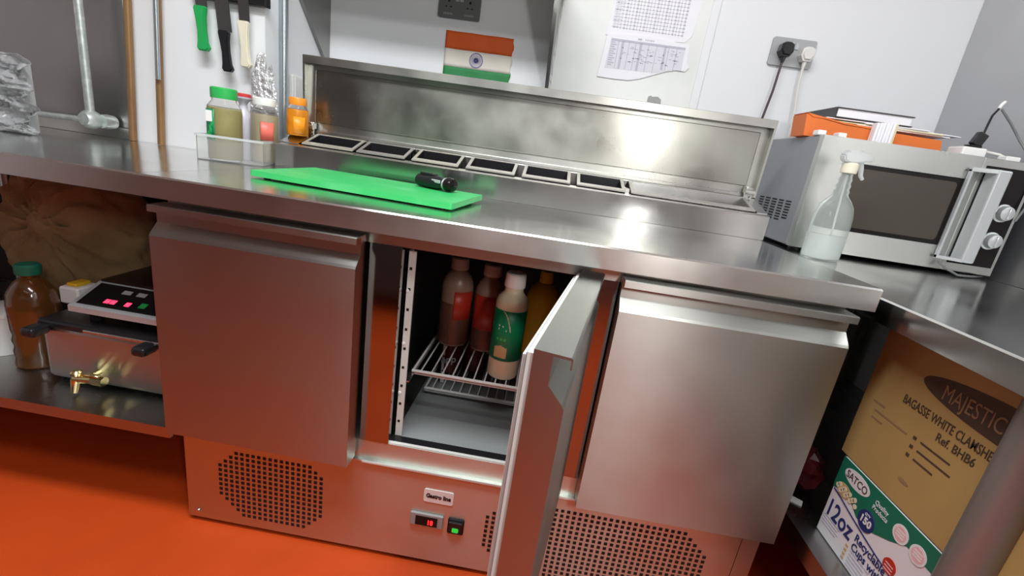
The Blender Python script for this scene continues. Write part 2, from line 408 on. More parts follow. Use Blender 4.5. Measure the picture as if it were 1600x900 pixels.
obj('switch_light', MB().box((.673, -.0150, .150), (.688, -.0125, .163), .002), 'led_green', R_)
for x in (.07, 1.30):
    for y in (.05, .6):
        obj('castor', MB().lathe([(.018, 0), (.018, .006), (.012, .008), (.012, .020)], (x, y, FZ)), 'black', FR)

# raised topping rail -----------------------------------------------------
CY = .447; CX0, CX1 = -.028, 1.373
def ztop(y): return .934+.32*(y-CY)
yb = .590
prof = [(CY, T), (CY, .932), (CY+.002, .934), (CY+.028, ztop(CY+.028))]
b = MB()
b.prism([(CY, T+.0005), (CY, .9325), (CY+.0015, .934), (CY+.02, .9385), (CY+.02, T+.0005)], 'x', CX0, CX1)       # front wall
b.prism([(yb-.03, T+.0005), (yb-.03, ztop(yb-.03)), (yb, ztop(yb)), (yb, .992), (yb+.008, .992), (yb+.008, T+.0005)], 'x', CX0, CX1)
for xa, xb_ in ((CX0, .030), (1.345, CX1)):
    b.prism([(CY+.02, T+.0005), (CY+.02, ztop(CY+.02)), (yb-.03, ztop(yb-.03)), (yb-.03, T+.0005)], 'x', xa, xb_)
b.box((CX0+.005, yb+.008, T+.0005), (CX1-.005, .69, .935))
RAIL = obj('topping_rail', b, 'top', FR)
obj('ledge', MB().prism([(yb-.010, ztop(yb-.010)), (yb-.010, ztop(yb-.01)+.006), (yb-.002, ztop(yb)+.006), (yb-.002, ztop(yb))], 'x', .07, 1.335), 'rim', RAIL)
obj('divider_bar', MB().box((.98, CY+.02, ztop(CY+.02)-.008), (.990, yb-.03, ztop(CY+.02)+.012)), 'rim', RAIL)
# lid: upright, shallow tray open toward the camera
LX0, LX1 = -.012, 1.373; LZ0, LZ1 = .975, 1.192; yl = .588
lid = MB()
lid.box((LX0, yl-.002, LZ0), (LX1, yl+.012, LZ1), .002)
lid.box((LX0, yl-.026, LZ1-.010), (LX1, yl-.002, LZ1), .001)        # top return
lid.prism([(yl-.026, LZ1-.022), (yl-.0262, LZ1-.001), (yl-.024, LZ1-.001), (yl-.024, LZ1-.022)], 'x', LX0, LX1)
for x0, x1 in ((LX0, LX0+.006), (LX1-.006, LX1)):
    lid.prism([(yl-.002, LZ0), (yl-.002, LZ1-.01), (yl-.026, LZ1-.01), (yl-.018, LZ0)], 'x', x0, x1)
lid.box((LX0, yl-.016, LZ0), (LX1, yl-.002, LZ0+.006))
LID = obj('lid', lid, 'lid', FR)
b = MB()
for a, c_ in (((LX0+.03, LZ0+.03), (LX1-.03, LZ1-.035)),):
    b.box((a[0], yl-.005, a[1]), (c_[0], yl-.0025, c_[1]), .002)
obj('lid_inner_panel', b, 'lid_in', LID)
for x in (.016, 1.345):
    b = MB()
    b.box((x-.012, yl-.03, .952), (x+.012, yl-.026, .992), .001); b.box((x-.010, yl-.034, .985), (x+.010, yl-.008, 1.005), .002)
    b.lathe([(.007, -.014), (.007, .014)], (0, 0, 0), 12, Matrix.Translation((x, yl-.036, .990)) @ Matrix.Rotation(PI/2, 4, 'Y'))
    b.lathe([(.004, 0), (.003, .004)], (0, 0, 0), 8, Matrix.Translation((x-.004, yl-.031, .965)) @ Matrix.Rotation(PI/2, 4, 'X'))
    b.lathe([(.004, 0), (.003, .004)], (0, 0, 0), 8, Matrix.Translation((x+.006, yl-.031, .975)) @ Matrix.Rotation(PI/2, 4, 'X'))
    obj('hinge', b, 'brass' if 0 else 'rim', LID)

# ================================================================== PANS IN THE RAIL
tilt = math.atan(.32)
def pan(x0, x1, label, food, clear, foodlevel=.030):
    t = thing('food_pan', label, 'pan', ((x0+x1)/2, .5, T+.002), 'food pans in the topping rail')
    m_ = 'rim'
    b = MB(); y0, y1 = CY+.020, yb-.030; r = .009
    for (a, c_, d, e) in ((x0, x0+r, y0, y1), (x1-r, x1, y0, y1), (x0+r, x1-r, y0, y0+.016), (x0+r, x1-r, y1-.006, y1)):
        b.prism([(d, ztop(d)+.0005), (d, ztop(d)+.004), (e, ztop(e)+.004), (e, ztop(e)+.0005)], 'x', a, c_)
    obj('rim', b, 'panrim' if not clear else 'panrim2', t)
    b = MB(); zb = T+.004
    i = r-.001; ya, yz = y0+.015, y1-.005
    b.prism([(ya, zb), (ya, ztop(ya)+.002), (ya+.0015, ztop(ya)+.002), (ya+.0015, zb)], 'x', x0+i, x1-i)
    b.prism([(yz-.0015, zb), (yz-.0015, ztop(yz)+.002), (yz, ztop(yz)+.002), (yz, zb)], 'x', x0+i, x1-i)
    for xx in (x0+i, x1-i-.0015): b.prism([(ya, zb), (ya, ztop(ya)+.002), (yz, ztop(yz)+.002), (yz, zb)], 'x', xx, xx+.0015)
    b.box((x0+i, ya, zb-.001), (x1-i, yz, zb+.001))
    obj('bowl', b, 'black' if food else 'rim', t)
    if food:
        b = MB(); n = 12; vs = [[b.bm.verts.new((x0+i+.002+(x1-x0-2*i-.004)*a/n, ya+.003+(yz-ya-.006)*c_/n, zb+foodlevel+.006*noise.noise(Vector((x0*50+a*.9, c_*.9, 1))))) for c_ in range(n+1)] for a in range(n+1)]
        for a in range(n):
            for c_ in range(n): b.bm.faces.new((vs[a][c_], vs[a+1][c_], vs[a+1][c_+1], vs[a][c_+1]))
        obj('contents', b, food, t, smooth=True)
    return t
xs = [(.040, .192, 'leftmost food pan in the rail, nearly empty and dark'), (.203, .346, 'second food pan from the left with tan chopped filling'),
      (.366, .502, 'third food pan from the left with pale rim'), (.524, .665, 'fourth food pan from the left, behind the black device'),
      (.686, .824, 'fifth food pan from the left, dark inside'), (.843, .980, 'sixth food pan from the left with purple tinted contents')]
for k, (x0, x1, lb) in enumerate(xs):
    pan(x0, x1, lb, ['food2', 'food1', 'food2', 'food2', 'food2', 'purple_food'][k], k in (0, 2), [.02, .062, .03, .03, .02, .05][k])
pan(.996, 1.340, 'long empty steel pan at the right end of the rail', None, False)

# ================================================================== BOARD + DEVICE
yawb = -.115
t = thing('cutting_board', 'bright green plastic cutting board on the steel worktop', 'cutting board', (.101, .138, T), world=False)
t.rotation_euler = (0, 0, yawb)
b = MB(); b.prism(rrect(0, .478, 0, .240, .006), 'z', 0, .0125)
o = obj('board', b, 'green_board', t); o.location = (0, 0, .0035); o.rotation_euler = (.018, 0, 0)
for x in (.03, .45):
    for y, h in ((.02, .0035), (.215, .0065)): obj('rubber_foot', MB().lathe([(.008, .0002), (.008, h)], (x, y, 0), 12), 'black', t)

t = thing('barcode_scanner', 'small black glossy handheld device lying on the green cutting board', 'device', (.487, .290, .8895), world=False)
t.scale = (1.12, 1.15, 1.15)
t.rotation_euler = (0, 0, -.42)
b = MB()
rings = [(-.052, .006, .006), (-.046, .017, .015), (-.02, .019, .017), (.005, .019, .017), (.02, .0165, .0145), (.028, .0145, .0125), (.031, .015, .013)]
b.lathe([(r, x) for x, r, _ in rings], (0, 0, 0), 24, Matrix.Translation((0, 0, .0135)) @ Matrix.Rotation(PI/2, 4, 'Y'), sx=.78)
obj('case', b, 'black', t)
b = MB().lathe([(.016, .030), (.0185, .034), (.0185, .042), (.016, .048), (.010, .050)], (0, 0, 0), 24, Matrix.Translation((0, 0, .014)) @ Matrix.Rotation(PI/2, 4, 'Y'), sx=.8)
obj('head', b, 'glassblack', t)
obj('ring', MB().lathe([(.0165, .0265), (.0172, .0285), (.0165, .0305)], (0, 0, 0), 24, Matrix.Translation((0, 0, .0138)) @ Matrix.Rotation(PI/2, 4, 'Y'), sx=.8), 'silver', t)
obj('sticker', MB().box((.000, -.0178, .014), (.024, -.0150, .021), .001), 'silver', t)
obj('grip_top', MB().box((-.040, -.010, .0255), (-.002, .010, .031), .003, 2), 'black', t)

# ================================================================== LEFT TABLE
LT = thing('steel_prep_table', 'long stainless steel table left of the fridge with a lower shelf', 'table', (-.8, .3, FZ))
b = MB().prism([(YF+.002, T-LIP), (YF+.002, T-.003), (YF+.005, T), (.572, T), (.572, T-.02), (YF+.02, T-.02), (YF+.02, T-LIP)], 'x', -2.05, -.0012)
obj('tabletop', b, 'top', LT)
obj('tabletop_lip', MB().box((-2.05, YF+.0013, T-LIP), (-.0012, YF+.0019, T-.003)), 'lip', LT)
b = MB().prism([(YF+.01, .286), (YF+.01, .3125), (.56, .3125), (.56, .30), (YF+.02, .30), (YF+.02, .286)], 'x', -2.0, .018)
obj('lower_shelf', b, 'shelf', LT)
for x in (-1.9, -1.0):
    for y in (.02, .53): obj('leg', MB().lathe([(.02, 0), (.02, T-.03-FZ)], (x, y, FZ)), 'shelf', LT)
obj('leg', MB().lathe([(.02, 0), (.02, T-.03-FZ)], (-.03, .53, FZ)), 'shelf', LT)
obj('upstand', MB().box((-2.05, .560, T), (-.58, .572, T+.035), .002), 'lip', LT)
# steel splash panel, brown pipes
p = tag(obj('steel_wall_panel', MB().box((-2.05, .563, T+.036), (-.566, .574, 2.2), .001), 'panel'), 'grey stainless steel splash panel on the left wall behind the galvanised pipe', 'panel')
setbase(p, (-1.3, .57, T+.036))
o = tag(obj('pipe', MB().tube([(-.566, .556, T+.001), (-.5445, .556, 1.27), (-.489, .556, 2.3)], .0105, 14), 'brown'), 'brown vertical pipe beside the edge of the left steel wall panel', 'pipe')
t = thing('pipe', 'thin brown pipe with a grey upper sleeve, second pipe from the left steel panel', 'pipe', (-.490, .556, T+.001))
obj('lower_pipe', MB().tube([(-.468, .553, T+.001), (-.449, .553, 1.27), (-.405, .553, 2.2)], .0105, 14), 'brown', t)
obj('sleeve', MB().tube([(-.450, .538, 1.062), (-.4405, .538, 1.27), (-.396, .538, 2.2)], .0065, 12), 'conduit', t, 'grey metal sleeve')
# galvanised pipework
t = thing('galvanised_pipe', 'speckled galvanised pipe dropping to a round joint in front of the left steel panel', 'pipe', (-.69, .50, .91))
obj('vertical_pipe', MB().tube([(-.645, .50, .925), (-.638, .50, 2.2)], .0115, 14), 'galv', t)
obj('joint', MB().lathe([(.004, -.026), (.018, -.024), (.026, -.012), (.028, 0), (.026, .012), (.018, .024), (.004, .026)], (0, 0, 0), 20, Matrix.Translation((-.645, .50, .918)) @ Matrix.Rotation(PI/2, 4, 'X')), 'galv', t)
obj('joint_cap', MB().lathe([(.020, -.02), (.022, 0), (.020, .02)], (0, 0, 0), 20, Matrix.Translation((-.628, .535, .916)) @ Matrix.Rotation(PI/2, 4, 'X')), 'galv', t)
obj('horizontal_pipe', MB().tube([(-.665, .50, .915), (-1.1, .50, .905)], .0085, 12), 'galv', t)
# conduit right of the knives
o = tag(obj('conduit_pipe', MB().tube([(-.1215, .650, FZ+.001), (-.1215, .650, 2.2)], .0130, 16), 'conduit'), 'grey metal conduit on the wall right of the knives, left of the shelf bracket', 'pipe')
t = thing('junction_box', 'small white box on the wall between grey conduit and fridge lid', 'box', (-.13, .77, 1.05))
obj('box_body', MB().box((-.1345, .70, 1.050), (-.120, .84, 1.145), .004, 2), 'white', t)
obj('cover', MB().box((-.120, .71, 1.058), (-.117, .83, 1.137), .001), 'white', t)

# knives ------------------------------------------------------------------
t = thing('magnetic_knife_rack', 'black magnetic knife rack on the white wall', 'knife rack', (-.24, .57, 1.30))
obj('bar', MB().box((-.345, .552, 1.301), (-.118, .575, 1.341), .003), 'black', t)
obj('end_cap', MB().box((-.122, .550, 1.300), (-.116, .5755, 1.342), .002), 'matblack', t)
def knife(x, ztop_handle, zend, width, lean, m_, label, blade_w, bx=0):
    t = thing('kitchen_knife', label, 'knife', (x, .545, zend), 'knives on the magnetic rack')
    L = ztop_handle-zend
    def pt(u, v): return (x+u+lean*(v-zend), v)   # u across, v height
    prof = [(-.5, 0), (-.62, -.06), (-.50, -.30), (-.42, -.55), (-.50, -.80), (-.62, -.93), (-.45, -1.0), (.35, -1.0), (.62, -.93), (.42, -.80), (.38, -.5), (.44, -.25), (.62, -.04), (.5, 0)]
    poly = [pt(u*width, ztop_handle+v*L) for u, v in prof]
    b = MB().prism(poly, 'y', .535, .551); 
    bmesh.ops.bevel(b.bm, geom=[e for e in b.bm.edges if abs(e.verts[0].co.y-e.verts[1].co.y) < 1e-6], offset=.003, segments=2, affect='EDGES')
    obj('handle', b, m_, t, smooth=True)
    b = MB().prism([pt(bx-blade_w/2, ztop_handle-.002), pt(bx-blade_w/2, 1.46), pt(bx+blade_w*.1, 1.52), pt(bx+blade_w/2, 1.44), pt(bx+blade_w/2, ztop_handle-.002)], 'y', .5475, .5495)
    obj('blade', b, 'blade', t)
knife(-.302, 1.278, 1.160, .030, -.06, 'green', 'knife with green handle, leftmost on the magnetic rack', .034)
knife(-.229, 1.222, 1.112, .026, -.10, 'black', 'knife with black handle hanging lowest on the magnetic rack', .042)
knife(-.172, 1.254, 1.130, .026, -.06, 'creamplastic', 'knife with cream white handle at the right of the rack', .032)

# ================================================================== JARS + TUB
t = thing('plastic_tub', 'clear plastic tub holding seasoning jars at the left of the fridge lid', 'tub', (-.170, .325, T+.0003), world=False)
t.rotation_euler = (0, 0, .30)
b = MB(); w_, d_, h_ = .160, .185, .062; th = .0022
b.box((0, 0, 0), (w_, d_, th)); b.box((0, 0, th), (w_, th, h_)); b.box((0, d_-th, th), (w_, d_, h_)); b.box((0, th, th), (th, d_-th, h_)); b.box((w_-th, th, th), (w_, d_-th, h_))
obj('tub_body', b, 'clear', t)
b = MB(); b.frame(-.003, w_+.003, -.003, d_+.003, 0, .006, .006)
o = obj('rim', b, 'milky', t, local=True); o.data.transform(Matrix(((1, 0, 0, 0), (0, 0, 1, 0), (0, 1, 0, h_-.001), (0, 0, 0, 1)))); o.data.flip_normals()
def jar(x, y, z, r, h, lidr, lidh, body, lidm, label, lab=None, wid=1, cat='jar'):
    t = thing('seasoning_jar', label, cat, (x, y, z), 'seasoning jars in the clear tub', world=False)
    hb = h-lidh
    obj('jar_body', MB().lathe([(r*.92, 0), (r, .006), (r, hb*.78), (r*.96, hb*.86), (lidr*.95, hb*.95), (lidr*.92, hb)], n=32), 'clear_jar', t)
    obj('contents', MB().lathe([(r*.88, .003), (r*.955, .008), (r*.955, hb*.80), (r*.90, hb*.84)], n=32), body, t)
    b = MB().lathe([(lidr, hb-.002), (lidr*1.03, hb+.002), (lidr*1.03, h-.003), (lidr*.95, h)], n=40); obj('jar_lid', b, lidm, t)
    if lab:
        lm, a0, a1, z0, z1 = lab; b = MB(); n = 12; R2 = r*1.006
        v0 = [b.bm.verts.new((R2*math.cos(a0+(a1-a0)*i/n), R2*math.sin(a0+(a1-a0)*i/n), z0)) for i in range(n+1)]
        v1 = [b.bm.verts.new((R2*math.cos(a0+(a1-a0)*i/n), R2*math.sin(a0+(a1-a0)*i/n), z1)) for i in range(n+1)]
        for i in range(n): b.bm.faces.new((v0[i], v0[i+1], v1[i+1], v1[i]))
        b.smooth = True; lo = obj('paper_label', b, lm, t)
        sd = lo.modifiers.new('th', 'SOLIDIFY'); sd.thickness = .0006; sd.offset = 1
    return t
A = math.radians
j = jar(-.134, .388, T+.0027, .042, .187, .031, .026, 'herb', 'green_lid', 'seasoning jar with bright green lid and green label', ('label_green', A(-172), A(-88), .05, .130))
b = MB()
for k, (z0, a) in enumerate(((.060, -100), (.078, -104), (.095, -98), (.07, -112))):
    q = Vector((.0436*math.cos(A(a)), .0436*math.sin(A(a)), z0)); b.lathe([(.001, -.010), (.004, 0), (.001, .012)], n=8, mtx=Matrix.Translation(q) @ Matrix.Rotation(.4*(k-1.5), 4, 'Y') @ Matrix.Diagonal((1, .2, 1, 1)))
obj('leaf_picture', b, 'green', j)
obj('white_patch', MB().prism(rrect(-.020, -.003, .098, .126, .002), 'y', -.0455, -.0440), 'white', j)
t = thing('squeeze_bottle', 'milky squeeze bottle with flared top and red lid, right of the green lidded jar', 'bottle', (-.142, .478, T+.0027), 'seasoning jars in the clear tub', world=False)
obj('bottle_body', MB().lathe([(.022, 0), (.024, .004), (.024, .110), (.021, .128), (.012, .140), (.0105, .155), (.014, .162), (.025, .170), (.026, .174)], n=28), 'lilac', t)
obj('bottle_cap', MB().lathe([(.021, .174), (.022, .176), (.022, .182), (.018, .184)], n=28), 'redlid', t)
jar(-.079, .480, T+.0027, .0365, .180, .030, .019, 'pale_spice', 'white', 'seasoning jar with white lid and coral red label', ('coral', A(-75), A(-20), .065, .115))
jar(-.002, .520, .9585, .030, .108, .024, .019, 'orange', 'orange_lid', 'seasoning jar with orange lid, standing on the fridge rail beside the raised lid', ('orange', A(-85), A(-20), .008, .055))
# crumpled clear bag behind the jars
def blob(c, r, seed, amp, n=3, sc=1.0, zcut=None):
    bm = bmesh.new(); bmesh.ops.create_icosphere(bm, subdivisions=n, radius=1)
    for v in bm.verts:
        d = noise.fractal(v.co*sc*2+Vector((seed, 0, 0)), .9, 2.2, 4)
        v.co = v.co*(1+amp*d); v.co = Vector((v.co.x*r[0]+c[0], v.co.y*r[1]+c[1], v.co.z*r[2]+c[2]))
        if zcut is not None and v.co.z < zcut: v.co.z = zcut
    mb = MB(); mb.bm.free(); mb.bm = bm; return mb
o = tag(obj('plastic_bag', blob((-.128, .552, 1.01), (.038, .014, .145), 3, .30, 4, 1.3, T+.001), 'foil'), 'crumpled clear plastic bag standing by the wall behind the jars', 'bag')
# wrapped thing at far left
t = thing('wrapped_box', 'grey box wrapped in crumpled clear plastic at the left end of the table', 'box', (-.80, .31, T))
obj('box_body', MB().box((-1.00, .302, T+.001), (-.612, .328, 1.046), .006), 'grey', t)
def sheet_mesh(fn, nu, nv):
    b = MB(); vs = [[b.bm.verts.new(fn(i/nu, k/nv)) for k in range(nv+1)] for i in range(nu+1)]
    for i in range(nu):
        for k in range(nv): b.bm.faces.new((vs[i][k], vs[i+1][k], vs[i+1][k+1], vs[i][k+1]))
    b.smooth = True; return b
def wf(u, v):
    n_ = noise.fractal(Vector((u*4, v*5, 2)), .8, 2.1, 5); n2 = abs(noise.noise(Vector((u*9, v*7, 5))))
    x = -1.00+.425*u-.014*v+(u**3)*(.035*noise.fractal(Vector((3, v*5, 1)), .9, 2, 4)-.012*math.sin(v*9)); z = T+.003+.192*v
    return (x, min(.299, .280-.022*n_+.02*n2), z)
o = obj('plastic_wrap', sheet_mesh(wf, 70, 60), 'film', t)
sd = o.modifiers.new('th', 'SOLIDIFY'); sd.thickness = .001

# ================================================================== BACK WALL THINGS
t = thing('wall_shelf', 'steel wall shelf above the fridge lid on two triangular brackets', 'shelf', (.29, YW-.001, 1.235))
for x in (-.127, .700):
    obj('bracket', MB().prism([(YW-.001, 1.225), (YW-.001, 1.540), (.60, 1.540), (.60, 1.520), (YW-.025, 1.225)], 'x', x-.006, x+.006), 'dark_steel', t)
obj('shelf_board', MB().box((-.134, .64, 1.541), (.72, YW-.001, 1.571), .002), 'dark_steel', t)
def socket(x0, x1, z0, z1, m_, label):
    t = thing('wall_socket', label, 'socket', ((x0+x1)/2, YW, z0))
    obj('plate', MB().prism(rrect(x0, x1, z0, z1, .007), 'y', YW-.010, YW-.0005), m_, t)
    cx = (x0+x1)/2
    for dx in (-.008, .008): obj('rocker', MB().box((cx+dx-.006, YW-.014, z1-.034), (cx+dx+.006, YW-.009, z1-.012), .001), 'silver', t)
    for s in (-1, 1):
        b = MB(); px = cx+s*.038; pz = z0+.042
        b.box((px-.0035, YW-.0108, pz+.008), (px+.0035, YW-.0098, pz+.017)); b.box((px-.012, YW-.0108, pz-.008), (px-.005, YW-.0098, pz-.004)); b.box((px+.005, YW-.0108, pz-.008), (px+.012, YW-.0098, pz-.004))
        obj('pin_holes', b, 'black', t)
    return t
s1 = socket(.277, .427, 1.426, 1.514, 'socket_d', 'dark grey double wall socket above the flag')
for s in (-1, 1):
    b = MB()
    for i in range(7): b.box((.352+s*.038-.018+i*.005, YW-.0107, 1.437), (.352+s*.038-.0145+i*.005, YW-.0099, 1.4415+.002*(i % 2)))
    obj('worn_marking', b, 'grey', s1)
s2 = socket(1.441, 1.585, 1.416, 1.503, 'socket', 'brushed steel double wall socket with two plugs above the microwave')
def plug(x, z, m_, label, lean):
    t = thing('plug', label, 'plug', (x, YW-.011, z))
    b = MB().prism([(x-.022, z-.006), (x-.019, z+.016), (x-.008, z+.022), (x+.008, z+.022), (x+.019, z+.016), (x+.022, z-.006), (x+.012, z-.022), (x-.012, z-.022)], 'y', YW-.045, YW-.0112)
    bmesh.ops.bevel(b.bm, geom=[e for e in b.bm.edges if all(abs(v.co.y-(YW-.045)) < 1e-5 for v in e.verts)], offset=.006, segments=3, affect='EDGES')
    obj('plug_body', b, m_, t, smooth=True)
    obj('cord_grip', MB().tube([(x, YW-.028, z-.02), (x+lean*.02, YW-.028, z-.042)], .006, 10, [.008, .005]), m_, t)
    return t
P1 = plug(1.482, 1.462, 'black', 'black plug in the socket above the microwave', -.1)
P2 = plug(1.553, 1.455, 'cable_white', 'white plug in the socket above the microwave', 0)
obj('cord', MB().tube([(1.480, YW-.028, 1.425), (1.476, YW-.03, 1.33), (1.462, YW-.03, 1.20), (1.455, YW-.03, 1.05), (1.455, YW-.035, .86)], .0042), 'cable_dark', P1)
obj('cord', MB().tube([(1.553, YW-.028, 1.415), (1.556, YW-.025, 1.36), (1.566, YW-.03, 1.28), (1.577, YW-.03, 1.15), (1.582, YW-.035, .86)], .0045), 'cable_white', P2)
# flag
t = thing('flag', 'small saffron, white and green flag on the back wall', 'flag', (.44, YW, 1.22))
fx0, fx1, fz1, fz0 = .312, .562, 1.388, 1.221
def wav(x, z): return YW-.004-.0015*math.sin((x-fx0)*60+z*20)
def stripe(za, zb_, m_, nm):
    def fn(u, v):
        x = fx0+(fx1-fx0)*u; z = za+(zb_-za)*v
        if u > .999: x += .003*math.sin(z*140)-.002
        return (x, wav(x, z), z-.012*u*0)
    b = sheet_mesh(fn, 24, 5); o = obj(nm, b, m_, t); sd = o.modifiers.new('th', 'SOLIDIFY'); sd.thickness = .0008
stripe(fz0, fz0+.050, 'flaggreen', 'green_stripe'); stripe(fz0+.050, fz0+.109, 'flagwhite', 'white_stripe'); stripe(fz0+.109, fz1, 'saffron', 'orange_stripe')
b = MB(); cx, cz, R0 = .431, fz0+.080, .025
ring = ellipse(cx, cz, R0, R0, 32); rin = ellipse(cx, cz, R0-.0022, R0-.0022, 32)
for i in range(32): b.prism([ring[i], ring[(i+1) % 32], rin[(i+1) % 32], rin[i]], 'y', YW-.0072, YW-.0066)
for i in range(24):
    a = 2*PI*i/24; d = Vector((math.cos(a), math.sin(a))); n_ = Vector((-d.y, d.x))*.0005; c0 = Vector((cx, cz))
    b.prism([tuple(c0+d*.003-n_), tuple(c0+d*(R0-.002)-n_), tuple(c0+d*(R0-.002)+n_), tuple(c0+d*.003+n_)], 'y', YW-.0072, YW-.0066)
b.prism(ellipse(cx, cz, .0085, .0085, 20), 'y', YW-.0072, YW-.0066)
obj('wheel_emblem', b, 'chakra', t)
# papers
YP = YW-.0075
t = thing('paper_sheet', 'printed rota sheet in a clear sleeve, the upper of two on the wall', 'paper', (1.01, YP, 1.44), 'printed sheets on the wall')
obj('page', MB().prism([(.876, 1.440), (.905, 1.71), (1.19, 1.71), (1.170, 1.47), (1.150, 1.447), (1.02, 1.440)], 'y', YP-.0012, YP-.0002), 'paper', t)
b = MB()
for i in range(22): x = .898+i*.0112; b.box((x, YP-.0017, 1.463), (x+.0035 if i % 3 else x+.006, YP-.0012, 1.70))
for k in range(22): z = 1.466+k*.0108; b.box((.893, YP-.0017, z), (1.140, YP-.0012, z+.0016))
obj('printed_table', b, 'ink_l', t)
b = MB()
for k in range(30): z = 1.468+k*.0078; b.box((.893, YP-.0019, z), (.893+.022+.012*random.random(), YP-.0017, z+.0034))
obj('printed_names', b, 'ink_l', t)
t = thing('paper_sheet', 'printed table sheet with a curling bottom edge, the lower of two on the wall', 'paper', (1.01, YP, 1.30), 'printed sheets on the wall')
obj('page', MB().prism([(.872, 1.304), (.883, 1.444), (1.02, 1.452), (1.168, 1.440), (1.172, 1.385), (1.184, 1.372), (1.172, 1.357), (1.14, 1.357), (1.11, 1.350), (1.06, 1.330), (1.02, 1.314), (.985, 1.305), (.935, 1.303)], 'y', YP-.0035, YP-.0020), 'paper', t)
b = MB().box((.895, YP-.0041, 1.344), (1.152, YP-.0036, 1.352)); 
obj('table_shade', MB().prism([(.892, 1.335), (.899, 1.432), (1.157, 1.430), (1.158, 1.358), (1.125, 1.356), (1.075, 1.340)], 'y', YP-.0040, YP-.0036), 'ink_l', t)
b = MB(); b.box((.899, YP-.0046, 1.424), (1.157, YP-.0041, 1.431))
for i, x in enumerate((.925, .937, .962, .985, 1.0, 1.03, 1.058, 1.085, 1.10, 1.128)):
    z0 = 1.338 if x < 1.06 else 1.352
    b.box((x, YP-.0046, z0), (x+.002+.006*(i % 3 == 1), YP-.0041, 1.425))
for k in range(11): b.box((.899, YP-.0046, 1.346+k*.0072), (.920 if k % 2 else .914, YP-.0041, 1.3495+k*.0072))
for q in range(60):
    x = random.uniform(.94, 1.14); z = random.uniform(1.362, 1.415); b.box((x, YP-.0046, z), (x+random.uniform(.004, .012), YP-.0041, z+.002))
obj('printed_table', b, 'ink', t)
b = MB()
for x, w_ in ((.99, .014), (1.016, .003), (1.022, .004), (1.029, .003), (1.035, .004), (1.042, .004)): b.box((x, YP-.0042, 1.4355), (x+w_, YP-.0036, 1.441))
obj('heading_marks', b, 'ink', t)
o = tag(obj('tape_piece', MB().prism([(1.064, 1.238), (1.066, 1.262), (1.074, 1.266), (1.078, 1.262), (1.098, 1.265), (1.112, 1.256), (1.114, 1.230), (1.09, 1.226)], 'y', YP-.004, YP-.0002), 'grey'), 'small grey tape scrap on the wall just above the fridge lid', 'tape')

# ================================================================== RIGHT COUNTER
RZ = .848; RX = 1.390
RC = thing('steel_side_counter', 'stainless steel side counter under the microwave with a lower shelf', 'counter', (1.73, 0, FZ))
b = MB().prism([(RX, RZ-.043), (RX, RZ-.003), (RX+.003, RZ), (2.062, RZ), (2.062, RZ-.02), (RX+.02, RZ-.02), (RX+.02, RZ-.043)], 'y', -1.15, YW-.002)
obj('countertop', b, 'top', RC)
b = MB().prism([(RX+.012, .288), (RX+.012, .330), (2.062, .330), (2.062, .318), (RX+.022, .318), (RX+.022, .288)], 'y', -1.1, YW-.01)
obj('lower_shelf', b, 'shelf', RC)
for x, y in ((1.441, -.287), (1.434, -1.08), (2.0, -1.08), (2.02, .9), (1.434, .9), (2.03, -.3)):
    obj('leg', MB().lathe([(.028, 0), (.028, RZ-.02-FZ)], (x, y, FZ), 24), 'leg', RC)
o = tag(obj('steel_wall_panel', MB().box((2.061, -1.2, RZ+.001), (2.0695, YW-.001, 2.3)), 'rpanel'), 'pale grey steel splash panel on the right wall behind the microwave', 'panel')

# boxes below --------------------------------------------------------------
BX = 1.45
fd = (0, -1, 0); ud = (0, 0, 1)        # reading direction toward the camera, up
t = thing('cup_box', 'white and green printed box of paper cups under the side counter, below the brown carton', 'box', (1.7, -.25, .331))
y1, y0, z0, z1 = .0, -.55, .331, .513
obj('carton', MB().box((BX, y0, z0), (2.0, y1, z1), .002), 'boxwhite', t)
def onbox(poly, m_, d=.0006, name='print', back=0): # poly (s,z): s distance from left edge
    b = MB().prism([(y1-s, z) for s, z in poly], 'x', BX-d, BX-back)
    return obj(name, b, m_, t)
onbox([(0, .440), (0, z1), (.55, z1), (.55, .44), (.50, .455), (.38, .462), (.28, .462), (.24, .474), (.19, .474), (.16, .455), (.11, .430), (.08, .432), (.05, .450), (.03, .449)], 'boxgreen', .0005, 'green_band')
onbox(ellipse(.052, .490, .036, .0165), 'boxwhite', .0010, 'logo_oval'); 
text('SATCO', .0215, (BX-.0012, y1-.052, .4825), fd, ud, 'print', t, align='CENTER', bold=.0002, squeeze=.86)
text('Quality', .0125, (BX-.0010, y1-.105, .487), fd, (0, 0, 1), 'boxwhite', t, squeeze=.9)
text('Products', .0125, (BX-.0010, y1-.103, .475), fd, (0, 0, 1), 'boxwhite', t, squeeze=.85)
onbox(ellipse(.103, .4445, .0205, .0205), 'navy', .0014, 'quantity_badge')
text('QTY', .007, (BX-.0017, y1-.103, .4545), fd, ud, 'boxwhite', t, align='CENTER')
text('150', .0195, (BX-.0017, y1-.103, .4375), fd, ud, 'boxwhite', t, align='CENTER', bold=.0006)
b = MB(); q = [(.006, .438), (.03, .434), (.06, .4265), (.10, .418), (.14, .4105), (.20, .402), (.30, .395)]
for i in range(len(q)-1): b.prism([(y1-q[i][0], q[i][1]), (y1-q[i+1][0], q[i+1][1]), (y1-q[i+1][0], q[i+1][1]+.0022), (y1-q[i][0], q[i][1]+.0022)], 'x', BX-.0012, BX)
obj('blue_line', b, 'navy', t)
onbox(ellipse(.030, .452, .020, .014), 'pic', .0011, 'cup_picture')
b = MB()
for q in range(12): b.prism([(y1-a, c_) for a, c_ in ellipse(.012+q*.0052, .452+.006*math.sin(q*2.1), .0052, .005, 10)], 'x', BX-.0016, BX-.001)
obj('popcorn_picture', b, 'cream', t)
